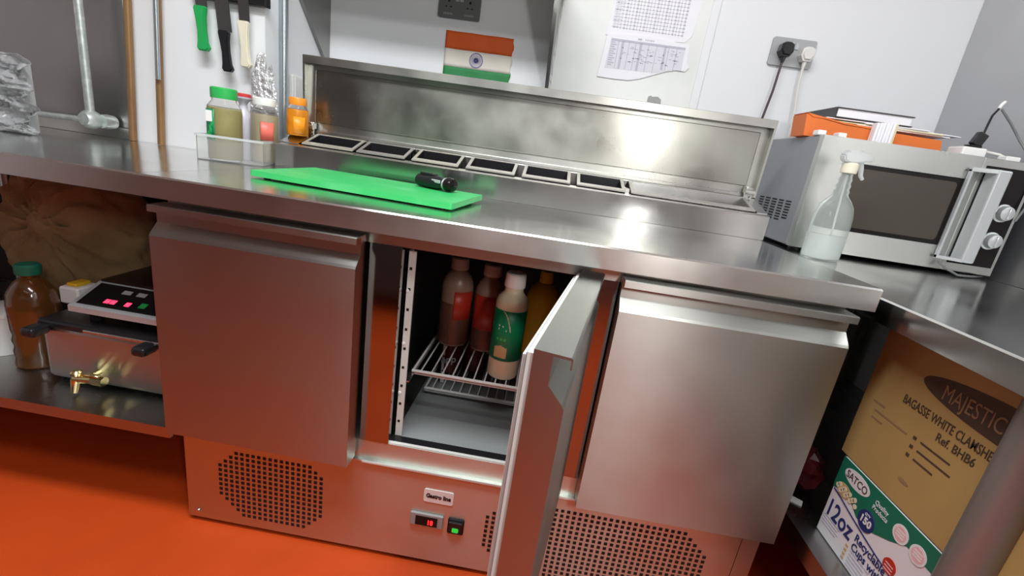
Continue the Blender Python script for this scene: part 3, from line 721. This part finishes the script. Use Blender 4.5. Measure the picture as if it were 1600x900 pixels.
for s in (.172, .212, .262): onbox(ellipse(s, .482-(s-.17)*.08, .0165, .0165), 'boxwhite', .0012, 'round_mark'); onbox(ellipse(s, .482-(s-.17)*.08, .0125, .0125), 'pink', .0014, 'round_mark')
for s in (.172, .212):
    for dz in (.004, -.001, -.006): onbox([(s-.009, .482+dz-(s-.17)*.08), (s+.009, .482+dz-(s-.17)*.08), (s+.009, .4845+dz-(s-.17)*.08), (s-.009, .4845+dz-(s-.17)*.08)], 'boxwhite', .0016, 'small_print')
text('12oz', .053, (BX-.0008, y1-.005, .381), fd, ud, 'navy', t, bold=.0007, squeeze=.78)
text('Recyclable', .022, (BX-.0008, y1-.096, .394), fd, ud, 'navy', t, bold=.0003, squeeze=.86)
text('Cups with Lids', .022, (BX-.0008, y1-.096, .374), fd, ud, 'navy', t, bold=.0003, squeeze=.86)
onbox(ellipse(.178, .4185, .014, .014), 'red', .0014, 'red_badge')
b = MB()
for k in range(3): b.box((BX-.0017, y1-.187, .4205-k*.006), (BX-.0014, y1-.169, .4225-k*.006))
obj('small_print', b, 'pink', t)
b = MB()
for k in range(4):
    b.box((BX-.0008, y1-.060+.006*(k % 2), .376-k*.0065), (BX-.0002, y1-.008, .3785-k*.0065))
for k in range(5): b.box((BX-.0008, y1-.150+.01*(k % 2), .368-k*.0075), (BX-.0002, y1-.098, .3715-k*.0075))
obj('small_print', b, 'ink', t)
b = MB()
for k in range(4): b.box((BX-.0008, y1-.090, .367-k*.0095), (BX-.0002, y1-.083, .3725-k*.0095))
obj('tick_marks', b, 'pic', t)

t = thing('cardboard_carton', 'brown cardboard carton with dark oval print, stacked on the white cup box', 'box', (1.7, -.25, .5145))
y1, y0, z0, z1 = .018, -.60, .5145, .797
obj('carton', MB().box((BX+.001, y0, z0), (2.0, y1, z1), .002), 'card', t)
BX2 = BX+.001
def band(poly, m_, name, d=.0006): obj(name, MB().prism(poly, 'x', BX2-d, BX2), m_, t)
band(ellipse(-.272, .7365, .180, .0305, 48), 'print', 'dark_oval')
text('MAJESTIC', .036, (BX2-.0009, -.134, .7225), fd, ud, 'print_l', t, bold=0, squeeze=.70)
text('BAGASSE WHITE CLAMSHELL', .0225, (BX2-.0006, -.071, .6800), fd, ud, 'print', t, bold=.0001, squeeze=.63)
text('Ref. BHB6', .0200, (BX2-.0006, -.154, .6575), fd, ud, 'print', t, bold=.00015, squeeze=.85)
b = MB()
for k in range(3):
    z = .635-k*.0165; s = -.118-.0*k
    b.box((BX2-.0006, s-.007, z), (BX2, s, z+.006)); b.box((BX2-.0006, s-.075+(k == 2)*.018-(k == 1)*.008, z+.0015), (BX2, s-.016, z+.0045))
obj('tick_boxes', b, 'print', t)
b = MB()
for k, (a, c_) in enumerate(((-.012, -.042), (-.022, -.105), (-.022, -.050))): b.box((BX2-.0006, c_, .648-k*.015), (BX2, a, .6515-k*.015))
obj('faded_print', b, 'print_l', t)
band(ellipse(-.135, .560, .012, .004, 20), 'print_l', 'smudge')
b = MB()
for k in range(4): b.box((BX2-.0006, -.42, .60-k*.012), (BX2, -.36, .604-k*.012))
obj('side_print', b, 'print_l', t)
# small snack bag by the box
o = tag(obj('plastic_bag', blob((1.47, .16, .385), (.055, .07, .055), 11, .35, 3, 1.4, .3315), 'maroon'), 'crumpled dark red plastic packet on the lower shelf behind the cup box', 'bag')
o = tag(obj('paper_scrap', MB().prism([(1.415, .085), (1.45, .06), (1.462, .078), (1.43, .105)], 'z', .3305, .3325), 'white'), 'small white paper scrap beside the dark red packet', 'paper')

# ================================================================== MICROWAVE
mx, my, mz, mw, mh, mdp = 1.474, .500, .860, .556, .306, .40
t = thing('microwave_oven', 'silver microwave oven with dark window on the side counter', 'microwave', (mx, my, RZ))
obj('cabinet', MB().box((mx, my+.022, mz), (mx+mw, my+mdp, mz+mh), .003), 'mwside', t)
b = MB()
for x in (mx+.04, mx+mw-.04):
    for y in (my+.05, my+mdp-.04): obj('foot', MB().lathe([(.016, 0), (.014, .0125)], (x, y, RZ+.0003), 14), 'black', t)
b = MB()
for k in range(5):
    n_ = (5, 7, 8, 8, 7)[k]
    for i in range(n_):
        y = my+.065+(4-k)*.045; z = mz+.118-i*.0082-(4-k)*.0
        b.box((mx-.0008, y, z), (mx+.0002, y+.030, z+.0042))
obj('side_vents', b, 'matblack', t)
dx1 = mx+.415      # door right edge
b = MB(); z0, z1 = mz, mz+mh
wx0, wx1, wz0, wz1 = mx+.078, mx+.388, mz+.064, mz+.246
y = my
for a in ((mx, wx0, z0, z1), (wx1, dx1, z0, z1), (wx0, wx1, z0, wz0), (wx0, wx1, wz1, z1)): b.box((a[0], y, a[2]), (a[1], y+.021, a[3]))
D = obj('door', b, 'lip', t)
obj('window', MB().box((wx0, y+.003, wz0), (wx1, y+.016, wz1)), 'glassblack', D)
obj('window_mesh', MB().prism(rrect(wx0+.014, wx1-.012, wz0+.012, wz1-.012, .01), 'y', y+.0022, y+.0032), 'mwglass', D)
# handle: wide hollow frame bar
b = MB(); hx0, hx1 = mx+.386, mx+.462
b.box((hx1-.034, y-.042, z0+.030), (hx1, y-.001, z1-.030), .004, 2)
b.box((hx0, y-.012, z0+.030), (hx0+.006, y-.001, z1-.034), .001)
b.prism([(hx0, y-.012), (hx1-.03, y-.042), (hx1-.03, y-.001), (hx0, y-.001)], 'z', z1-.040, z1-.030)
b.prism([(hx0, y-.012), (hx1-.03, y-.042), (hx1-.03, y-.001), (hx0, y-.001)], 'z', z0+.030, z0+.038)
obj('handle', b, 'silver', D)
b = MB(); b.box((dx1+.001, y, z0), (mx+mw, y+.021, z1), .002); CP = obj('control_panel', b, 'lip', t)
obj('panel_glass', MB().box((dx1+.012, y-.001, z0+.022), (mx+mw-.010, y-.0001, z1-.020)), 'glassblack', CP)
for zz in (mz+.172, mz+.096):
    b = MB().lathe([(.024, 0), (.024, .003), (.020, .005), (.018, .018), (.014, .020)], n=26, mtx=Matrix.Translation((mx+.512, y-.001, zz)) @ Matrix.Rotation(PI/2, 4, 'X'))
    b.box((mx+.512-.003, y-.026, zz-.015), (mx+.512+.003, y-.02, zz+.015), .001)
    obj('knob', b, 'silver', CP)
obj('power_cord', MB().tube([(mx+.40, y-.006, mz+.02), (mx+.405, y-.03, RZ+.02), (mx+.44, y-.035, RZ+.006), (mx+.50, y-.01, RZ+.005), (mx+.56, y+.03, RZ+.005), (mx+.575, y+.2, RZ+.005)], .003), 'cable_grey', t)

# spray bottle ----------------------------------------------------------------
t = thing('spray_bottle', 'clear plastic spray bottle with white trigger head, half full, beside the microwave', 'bottle', (1.508, .405, RZ), world=False)
sx, sy = 1, .62
t.rotation_euler = (0, 0, .15)
prof = [(.046, 0), (.051, .006), (.052, .025), (.052, .090), (.050, .118), (.044, .140), (.033, .156), (.023, .166), (.0195, .172), (.0205, .178), (.0175, .184), (.0190, .193), (.0160, .199), (.0175, .208), (.0145, .216), (.0145, .226)]
obj('bottle_body', MB().lathe(prof, (0, 0, 0), 36, sx=sx, sy=sy), 'bottle', t)
obj('liquid', MB().lathe([(.042, .004), (.048, .008), (.0495, .025), (.0495, .066)], (0, 0, 0), 36, sx=sx, sy=sy), 'liquid', t)
b = MB().lathe([(.0175, .224), (.0185, .228), (.0185, .246), (.013, .250)], (0, 0, 0), 26); obj('collar', b, 'creamplastic', t)
b = MB(); b.prism([(-.026, .252), (-.030, .266), (-.020, .276), (.010, .281), (.040, .274), (.050, .266), (.050, .258), (.030, .256), (.014, .250), (-.010, .248)], 'y', -.011, .011)
bmesh.ops.bevel(b.bm, geom=list(b.bm.edges), offset=.003, segments=2, affect='EDGES')
obj('spray_head', b, 'milky', t, smooth=True)
b = MB().tube([(.024, 0, .258), (.031, 0, .238), (.036, 0, .222), (.044, 0, .214)], .005, 10, [.006, .006, .005, .004]); obj('trigger', b, 'milky', t)
obj('dip_tube', MB().tube([(0, 0, .22), (.004, 0, .12), (.012, 0, .01)], .0022), 'milky', t)

# things on the microwave --------------------------------------------------------
MZ = mz+mh
t = thing('orange_folder', 'orange card box file lying on the microwave under the book', 'file', (1.65, .65, MZ+.0003))
b = MB().prism([(1.460, MZ+.0005), (1.452, MZ+.058), (1.50, MZ+.050), (1.56, MZ+.042), (1.83, MZ+.036), (1.838, MZ+.0005)], 'y', .585, .66); obj('file_body', b, 'orange_card', t)
obj('flap', MB().prism([(1.470, MZ+.0515), (1.452, MZ+.061), (1.50, MZ+.0545), (1.56, MZ+.047), (1.66, MZ+.045), (1.66, MZ+.0395), (1.56, MZ+.043), (1.50, MZ+.051)], 'y', .583, .662), 'orange_card', t)
t = thing('paper_stack', 'loose stack of papers between the orange file and the black book', 'papers', (1.68, .7, MZ+.047))
for k, (x0, x1, dz, m_, r_) in enumerate(((1.60, 1.86, 0, 'paper', .02), (1.55, 1.84, .0032, 'yellow_paper', -.03), (1.62, 1.89, .0064, 'paper', .05), (1.52, 1.80, .0096, 'paper', -.02))):
    b = MB().box((x0, .60, MZ+.0475+dz), (x1, .80, MZ+.0500+dz)); bmesh.ops.rotate(b.bm, verts=b.bm.verts, cent=(1.7, .7, 0), matrix=Matrix.Rotation(r_, 3, 'Z'))
    obj('sheet', b, m_, t)
t = thing('hardback_book', 'black covered hardback book lying on top of the papers on the microwave', 'book', (1.6, .7, MZ+.062), world=False)
t.rotation_euler = (0, 0, .0)
bz = MZ+.0612-(MZ+.062)
b = MB().box((-.06, -.10, bz), (.150, .12, bz+.003), .0008); b.box((-.06, -.10, bz+.025), (.150, .12, bz+.028), .0008); b.box((-.064, -.10, bz), (-.060, .12, bz+.028), .0008)
obj('cover', b, 'book', t)
obj('pages', MB().box((-.060, -.096, bz+.003), (.145, .117, bz+.025)), 'paper', t)
t = thing('paper_roll', 'folded white label strip hanging over the front of the orange file', 'paper', (1.66, .575, MZ+.001))
b = MB()
for k in range(6): b.box((1.632+k*.0085, .560-.001*(k % 2), MZ+.001), (1.6395+k*.0085, .5815, MZ+.056+.001*k), .001)
obj('strip', b, 'paper', t); obj('cream_edge', MB().box((1.684, .566, MZ+.001), (1.692, .5815, MZ+.060), .001), 'yellow_paper', t)
t = thing('usb_charger', 'white charging hub on the microwave with a black adaptor plugged in', 'charger', (1.90, .58, MZ+.0003))
obj('hub', MB().box((1.862, .545, MZ+.0005), (1.925, .600, MZ+.026), .004, 2), 'white', t)
b = MB().box((1.885, .556, MZ+.033), (1.911, .574, MZ+.068), .003, 2, mtx=Matrix.Translation((1.898, .565, MZ+.026)) @ Matrix.Rotation(.35, 4, 'Y') @ Matrix.Translation((-1.898, -.565, -MZ-.026)))
obj('adaptor', b, 'black', t)
obj('adaptor_plug', MB().box((1.884, .553, MZ+.026), (1.914, .577, MZ+.033), .001), 'matblack', t)
obj('cable', MB().tube([(1.913, .565, MZ+.066), (1.918, .57, MZ+.09), (1.928, .58, MZ+.115), (1.945, .59, MZ+.135)], .0028, 8), 'black', t)
o = tag(obj('cable_tip', MB().tube([(1.945, .59, MZ+.137), (1.950, .592, MZ+.148), (1.957, .594, MZ+.156)], .004, 8), 'white'), 'bright white connector tip above the charging hub', 'connector')
o.parent = t; o.matrix_parent_inverse = Matrix.Translation(-OFF[t.name])
for k in ('category',): del o[k]
o['label'] = 'white connector tip'
o = tag(obj('cable', MB().tube([(1.950, .586, MZ+.135), (1.985, .58, MZ+.100), (2.005, .56, MZ+.06), (2.020, .53, MZ+.02), (2.028, .49, MZ-.03), (2.028, .485, MZ-.10), (2.015, .486, MZ-.15)], .0032, 8), 'cable_grey'), 'thin grey cable looping down past the right side of the microwave', 'cable')
for x, lb in ((1.4705, 'tiny white block on the left end of the microwave top'), (1.525, 'small white block on the microwave front edge left of the label strip'), (1.967, 'small white block right of the charging hub')):
    o = tag(obj('white_block', MB().box((x, .53, MZ+.0005), (x+(.022 if x < 1.9 else .036), .56, MZ+.014), .002), 'white'), lb, 'block')
o = tag(obj('cable', MB().tube([(1.927, .60, MZ+.02), (1.955, .60, MZ+.026), (1.985, .58, MZ+.020), (1.99, .565, MZ+.013)], .004, 8), 'cable_white'), 'short white cable between the charging hub and a white block', 'cable')

# ================================================================== BOTTLES IN THE FRIDGE
SZ = .501
def sauce_bottle(x, y, r, h, body, capm, label, lab, cap_r, name='sauce_bottle', prof=None, rot=0, fill=0):
    t = thing(name, label, 'bottle', (x, y, SZ), 'bottles on the upper fridge shelf', world=False); t.rotation_euler = (0, 0, rot)
    hb = h*.87
    obj('bottle_body', MB().lathe(prof or [(r*.9, 0), (r, .006), (r, hb*.76), (r*.96, hb*.83), (r*.80, hb*.91), (r*.58, hb*.965), (cap_r*.9, hb)], n=30), body, t)
    if fill: obj('contents', MB().lathe([(r*.88, .0005), (r*1.004, .006), (r*1.004, hb*fill), (r*.9, hb*fill+.001)], n=30), 'sauce', t)
    obj('cap', MB().lathe([(cap_r, hb), (cap_r*1.02, hb+.002), (cap_r*.97, h-.003), (cap_r*.85, h)], n=26), capm, t)
    if lab:
        lm, a0, a1, z0, z1 = lab; R2 = r*1.008; n = 18
        def fn(u, v): a = a0+(a1-a0)*u; return (R2*math.cos(a), R2*math.sin(a), z0+(z1-z0)*v)
        lo = obj('label', sheet_mesh(fn, n, 2), lm, t); sd = lo.modifiers.new('th', 'SOLIDIFY'); sd.thickness = .0005; sd.offset = 1
    return t
sauce_bottle(.576, .262, .041, .232, 'sauce2', 'dullcap', 'brown sauce bottle with red label, leftmost on the fridge shelf', ('red', A(-88), A(-10), .075, .150), .023, fill=.58)
sauce_bottle(.662, .258, .038, .228, 'sauce2', 'dullcap', 'brown sauce bottle with red label behind the green labelled bottle', ('red', A(-150), A(-60), .060, .150), .023, fill=.5)
sauce_bottle(.800, .285, .044, .225, 'yellow', 'yellow', 'yellow squeeze bottle partly hidden by the open fridge door', None, .018)
g = sauce_bottle(.728, .125, .0365, .250, 'cream', 'white', 'cream sauce bottle with green label and white cap in the open fridge', ('label_green', A(-175), A(-5), .048, .168), .0235,
             prof=[(.033, 0), (.0365, .006), (.0365, .165), (.037, .178), (.034, .192), (.024, .203), (.021, .208), (.021, .220)])
def cyl_patch(t, poly, R2, m_, name, a_c=-90):
    b = MB(); vs = [b.bm.verts.new((R2*math.cos(A(a_c)+s/R2), R2*math.sin(A(a_c)+s/R2), z)) for s, z in poly]; b.bm.faces.new(vs); 
    bmesh.ops.subdivide_edges(b.bm, edges=b.bm.edges[:], cuts=1)
    o = obj(name, b, m_, t); sd = o.modifiers.new('th', 'SOLIDIFY'); sd.thickness = .0004; sd.offset = 0
for k in range(5):
    s0 = -.026+k*.006
    cyl_patch(g, [(s0, .055), (s0+.0065, .055), (s0+.0065, .085-.002*abs(k-2)), (s0, .085-.002*abs(k-2))], .0373, 'pic', 'potato_picture')
for k in range(6):
    u = k/6; v = (k+1)/6
    cyl_patch(g, [(-.016+.022*u, .166-.046*u**2*1), (-.016+.022*u+.0028, .166-.046*u**2), (-.016+.022*v+.0016, .166-.046*v**2), (-.016+.022*v, .166-.046*v**2)], .0374, 'cream', 'white_swoosh')
for k in range(3): cyl_patch(g, [(-.024+k*.009, .097), (-.0185+k*.009, .097), (-.0185+k*.009, .1025), (-.024+k*.009, .1025)], .0374, 'green_board', 'round_icon')
cyl_patch(g, [(-.022, .122), (-.002, .120), (-.002, .124), (-.022, .126)], .0374, 'white', 'lettering')
cyl_patch(g, [(-.022, .130), (-.010, .129), (-.010, .133), (-.022, .134)], .0374, 'white', 'lettering')
# drinks cans below
for k, (x, y, lb) in enumerate(((.565, .33, 'dark maroon drinks can with silver lettering under the wire shelf'), (.632, .36, 'plain dark maroon drinks can right of the lettered one'))):
    t = thing('drinks_can', lb, 'can', (x, y, .381), 'drinks cans under the fridge shelf', world=False)
    obj('can_body', MB().lathe([(.027, 0), (.032, .006), (.032, .088), (.026, .096), (.0255, .098)], n=28), 'maroon', t)
    obj('can_top', MB().lathe([(.0255, .098), (.0255, .0995), (.023, .0995), (.022, .0975)], n=28), 'rim', t)
    if k == 0: text('epp', .030, (-.020, -.0325, .030), (1, 0, .25), (0, 0, 1), 'silver', t, bold=.0005)

# ================================================================== LEFT UNDERSHELF THINGS
LZ = .3130
t = thing('countertop_fryer', 'stainless steel tank fryer with brass drain tap and black handles on the lower shelf', 'fryer', (-.2, .2, LZ))
b = MB()
b.box((-.366, .050, LZ+.012), (-.012, .36, LZ+.150), .012, 3)
obj('tank', b, 'body', t)
b = MB()
for x in (-.35, -.04):
    for y in (.08, .33): obj('foot', MB().lathe([(.012, 0), (.012, .013)], (x, y, LZ+.0003), 12), 'black', t)
obj('black_rim', MB().box((-.368, .044, LZ+.146), (-.006, .366, LZ+.166), .006, 2), 'black', t)
obj('rim_strip', MB().box((-.250, .040, LZ+.150), (-.012, .046, LZ+.158), .002), 'rim', t)
for x in (-.352, -.085):
    b = MB().box((x-.017, .005, LZ+.133), (x+.017, .05, LZ+.157), .009, 3); obj('handle', b, 'black', t)
b = MB().tube([(-.232, .052, .358), (-.232, .030, .358)], .010, 14); b.tube([(-.262, .022, .352), (-.205, .022, .357)], .010, 14, [.010, .009])
b.lathe([(.0115, -.014), (.0115, .014)], (0, 0, 0), 8, Matrix.Translation((-.203, .022, .357)) @ Matrix.Rotation(PI/2, 4, 'Y'))
b.tube([(-.258, .020, .352), (-.262, .016, .320)], .0085, 12, [.011, .0075]); b.lathe([(.010, 0), (.012, .008), (.008, .012)], (-.258, .022, .362), 12)
b.box((-.240, .016, .366), (-.200, .028, .371), .002)
TP = obj('drain_tap', b, 'brass', t, 'brass drain tap')
t = thing('induction_hob', 'black glass induction hob with red indicator lights resting on the fryer', 'hob', (-.2, .2, LZ+.167))
hz = LZ+.1665
b = MB().prism([(.050, hz+.030), (.050, hz+.044), (.130, hz+.080), (.38, hz+.080), (.38, hz+.030)], 'x', -.288, -.008); obj('housing', b, 'silver', t)
n_ = Vector((0, -.036, .080)).normalized()
def onp(u0, u1, v0, v1, d0, d1, m_, nm, par):
    """patch on sloped control panel; v 0..1 along slope"""
    a = Vector((0, .050, hz+.044)); e = Vector((0, .080, .036)); ps = []
    b = MB(); vs = []
    for dd in (d0, d1):
        for u, v in ((u0, v0), (u1, v0), (u1, v1), (u0, v1)): q_ = a+e*v+n_*dd; vs.append(b.bm.verts.new((u, q_.y, q_.z)))
    for f in ((0, 1, 2, 3), (4, 5, 6, 7), (0, 1, 5, 4), (1, 2, 6, 5), (2, 3, 7, 6), (3, 0, 4, 7)): b.bm.faces.new([vs[i] for i in f])
    bmesh.ops.recalc_face_normals(b.bm, faces=b.bm.faces[:]); return obj(nm, b, m_, par)
CPh = onp(-.276, -.018, .12, .95, .0003, .0015, 'glassblack', 'control_panel', t)
for u in (-.214, -.199, -.163): onp(u-.006, u+.006, .26, .40, .0015, .0022, 'led_red', 'indicator_light', CPh)
for u in (-.192, -.155): onp(u-.012, u+.010, .66, .80, .0015, .0022, 'grey', 'display_window', CPh)
onp(-.136, -.120, .28, .46, .0015, .0022, 'green', 'power_ring', CPh)
obj('glass_top', MB().box((-.284, .132, hz+.0805), (-.008, .38, hz+.086), .001), 'glassblack', t)
b = MB()
for x in (-.26, -.04):
    for y in (.09, .34): obj('foot', MB().lathe([(.014, 0), (.014, .030)], (x, y, hz+.0003), 12), 'matblack', t)
# oil bottle
t = thing('oil_bottle', 'large amber oil bottle with dark green cap left of the fryer', 'bottle', (-.462, .120, LZ), world=False)
obj('bottle_body', MB().lathe([(.046, 0), (.050, .006), (.048, .03), (.050, .045), (.047, .06), (.050, .075), (.047, .09), (.050, .105), (.050, .165), (.046, .195), (.030, .222), (.018, .232), (.018, .240)], n=32), 'amber', t)
obj('bottle_cap', MB().lathe([(.024, .240), (.025, .243), (.025, .262), (.021, .266)], n=24), 'boxgreen', t)
t = thing('white_tub', 'white plastic tub at the far left of the lower shelf', 'tub', (-.60, .15, LZ), world=False)
obj('tub_body', MB().lathe([(.050, 0), (.056, .10), (.058, .105)], n=28), 'white', t); obj('tub_lid', MB().lathe([(.060, .105), (.060, .115), (.056, .118)], n=28), 'white', t)
t = thing('white_carton', 'small white carton with yellow end between oil bottle and hob', 'carton', (-.37, .25, LZ+.167))
obj('carton_body', MB().box((-.425, .15, LZ+.160), (-.372, .21, LZ+.205), .004), 'white', t)
obj('yellow_end', MB().box((-.412, .16, LZ+.2052), (-.385, .20, LZ+.214), .002), 'yellow', t)
obj('carton_base', MB().box((-.398, .16, LZ+.0005), (-.374, .205, LZ+.1595), .002), 'white', t)
# jute sack
def sack():
    bm = bmesh.new(); bmesh.ops.create_icosphere(bm, subdivisions=6, radius=1)
    k0 = Vector((-.08, -.95, .30)).normalized()
    ay = k0.cross(Vector((1, 0, 0))).normalized(); ax = ay.cross(k0)
    for v in bm.verts:
        p = v.co.copy(); d = math.acos(max(-1, min(1, p.dot(k0))))
        th = math.atan2(p.dot(ay), p.dot(ax))
        env = (1-math.exp(-(d/.18)**2))*math.exp(-(d/1.1)**2)
        fold = env*(.085*abs(math.sin(5.5*th+1.5*noise.noise(p*1.5)))+.04*math.sin(17*th+3*noise.noise(p*3)))
        knot = .10*math.exp(-(d/.11)**2)-.09*math.exp(-((d-.26)/.12)**2)
        hole = -.22*math.exp(-((p.x+.42)**2+(p.z-.62)**2)/.018) if p.y < 0 else 0
        r = 1+fold*1.3+knot+hole+.16*noise.noise(p*1.7+Vector((4, 0, 0)))+.03*noise.noise(p*7)
        q = p*r; x, y, z = q.x*.235, q.y*.130, q.z*.225
        if z > .05: x -= .25*(z-.05)
        v.co = Vector((-.600+x, .415+y, .540+z+.02))
        if v.co.z < LZ+.001: v.co.z = LZ+.001
        if v.co.y > .560: v.co.y = .560
    mb = MB(); mb.bm.free(); mb.bm = bm; mb.smooth = True; return mb
t = tag(obj('jute_sack', sack(), 'jute'), 'brown jute sack with a gathered knot on the lower shelf', 'sack')
# wire basket and packet
t = thing('wire_basket', 'small wire basket standing in the dark behind the hob', 'basket', (-.31, .48, LZ))
b = MB()
for x in (-.335, -.318, -.30): b.tube([(x, .46, LZ+.001), (x, .46, .655)], .0018, 6)
for z in (.42, .54, .64): b.tube([(-.34, .46, z), (-.28, .46, z)], .0018, 6)
for x in (-.335, -.30): b.tube([(x, .52, LZ+.001), (x, .52, .655)], .0018, 6); b.tube([(x, .46, .655), (x, .52, .655)], .0018, 6)
obj('wires', b, 'conduit', t)
o = tag(obj('packet', MB().box((-.27, .47, LZ+.001), (-.20, .50, .605), .006, 2), 'white'), 'pale packet standing behind the hob beside the wire basket', 'packet')
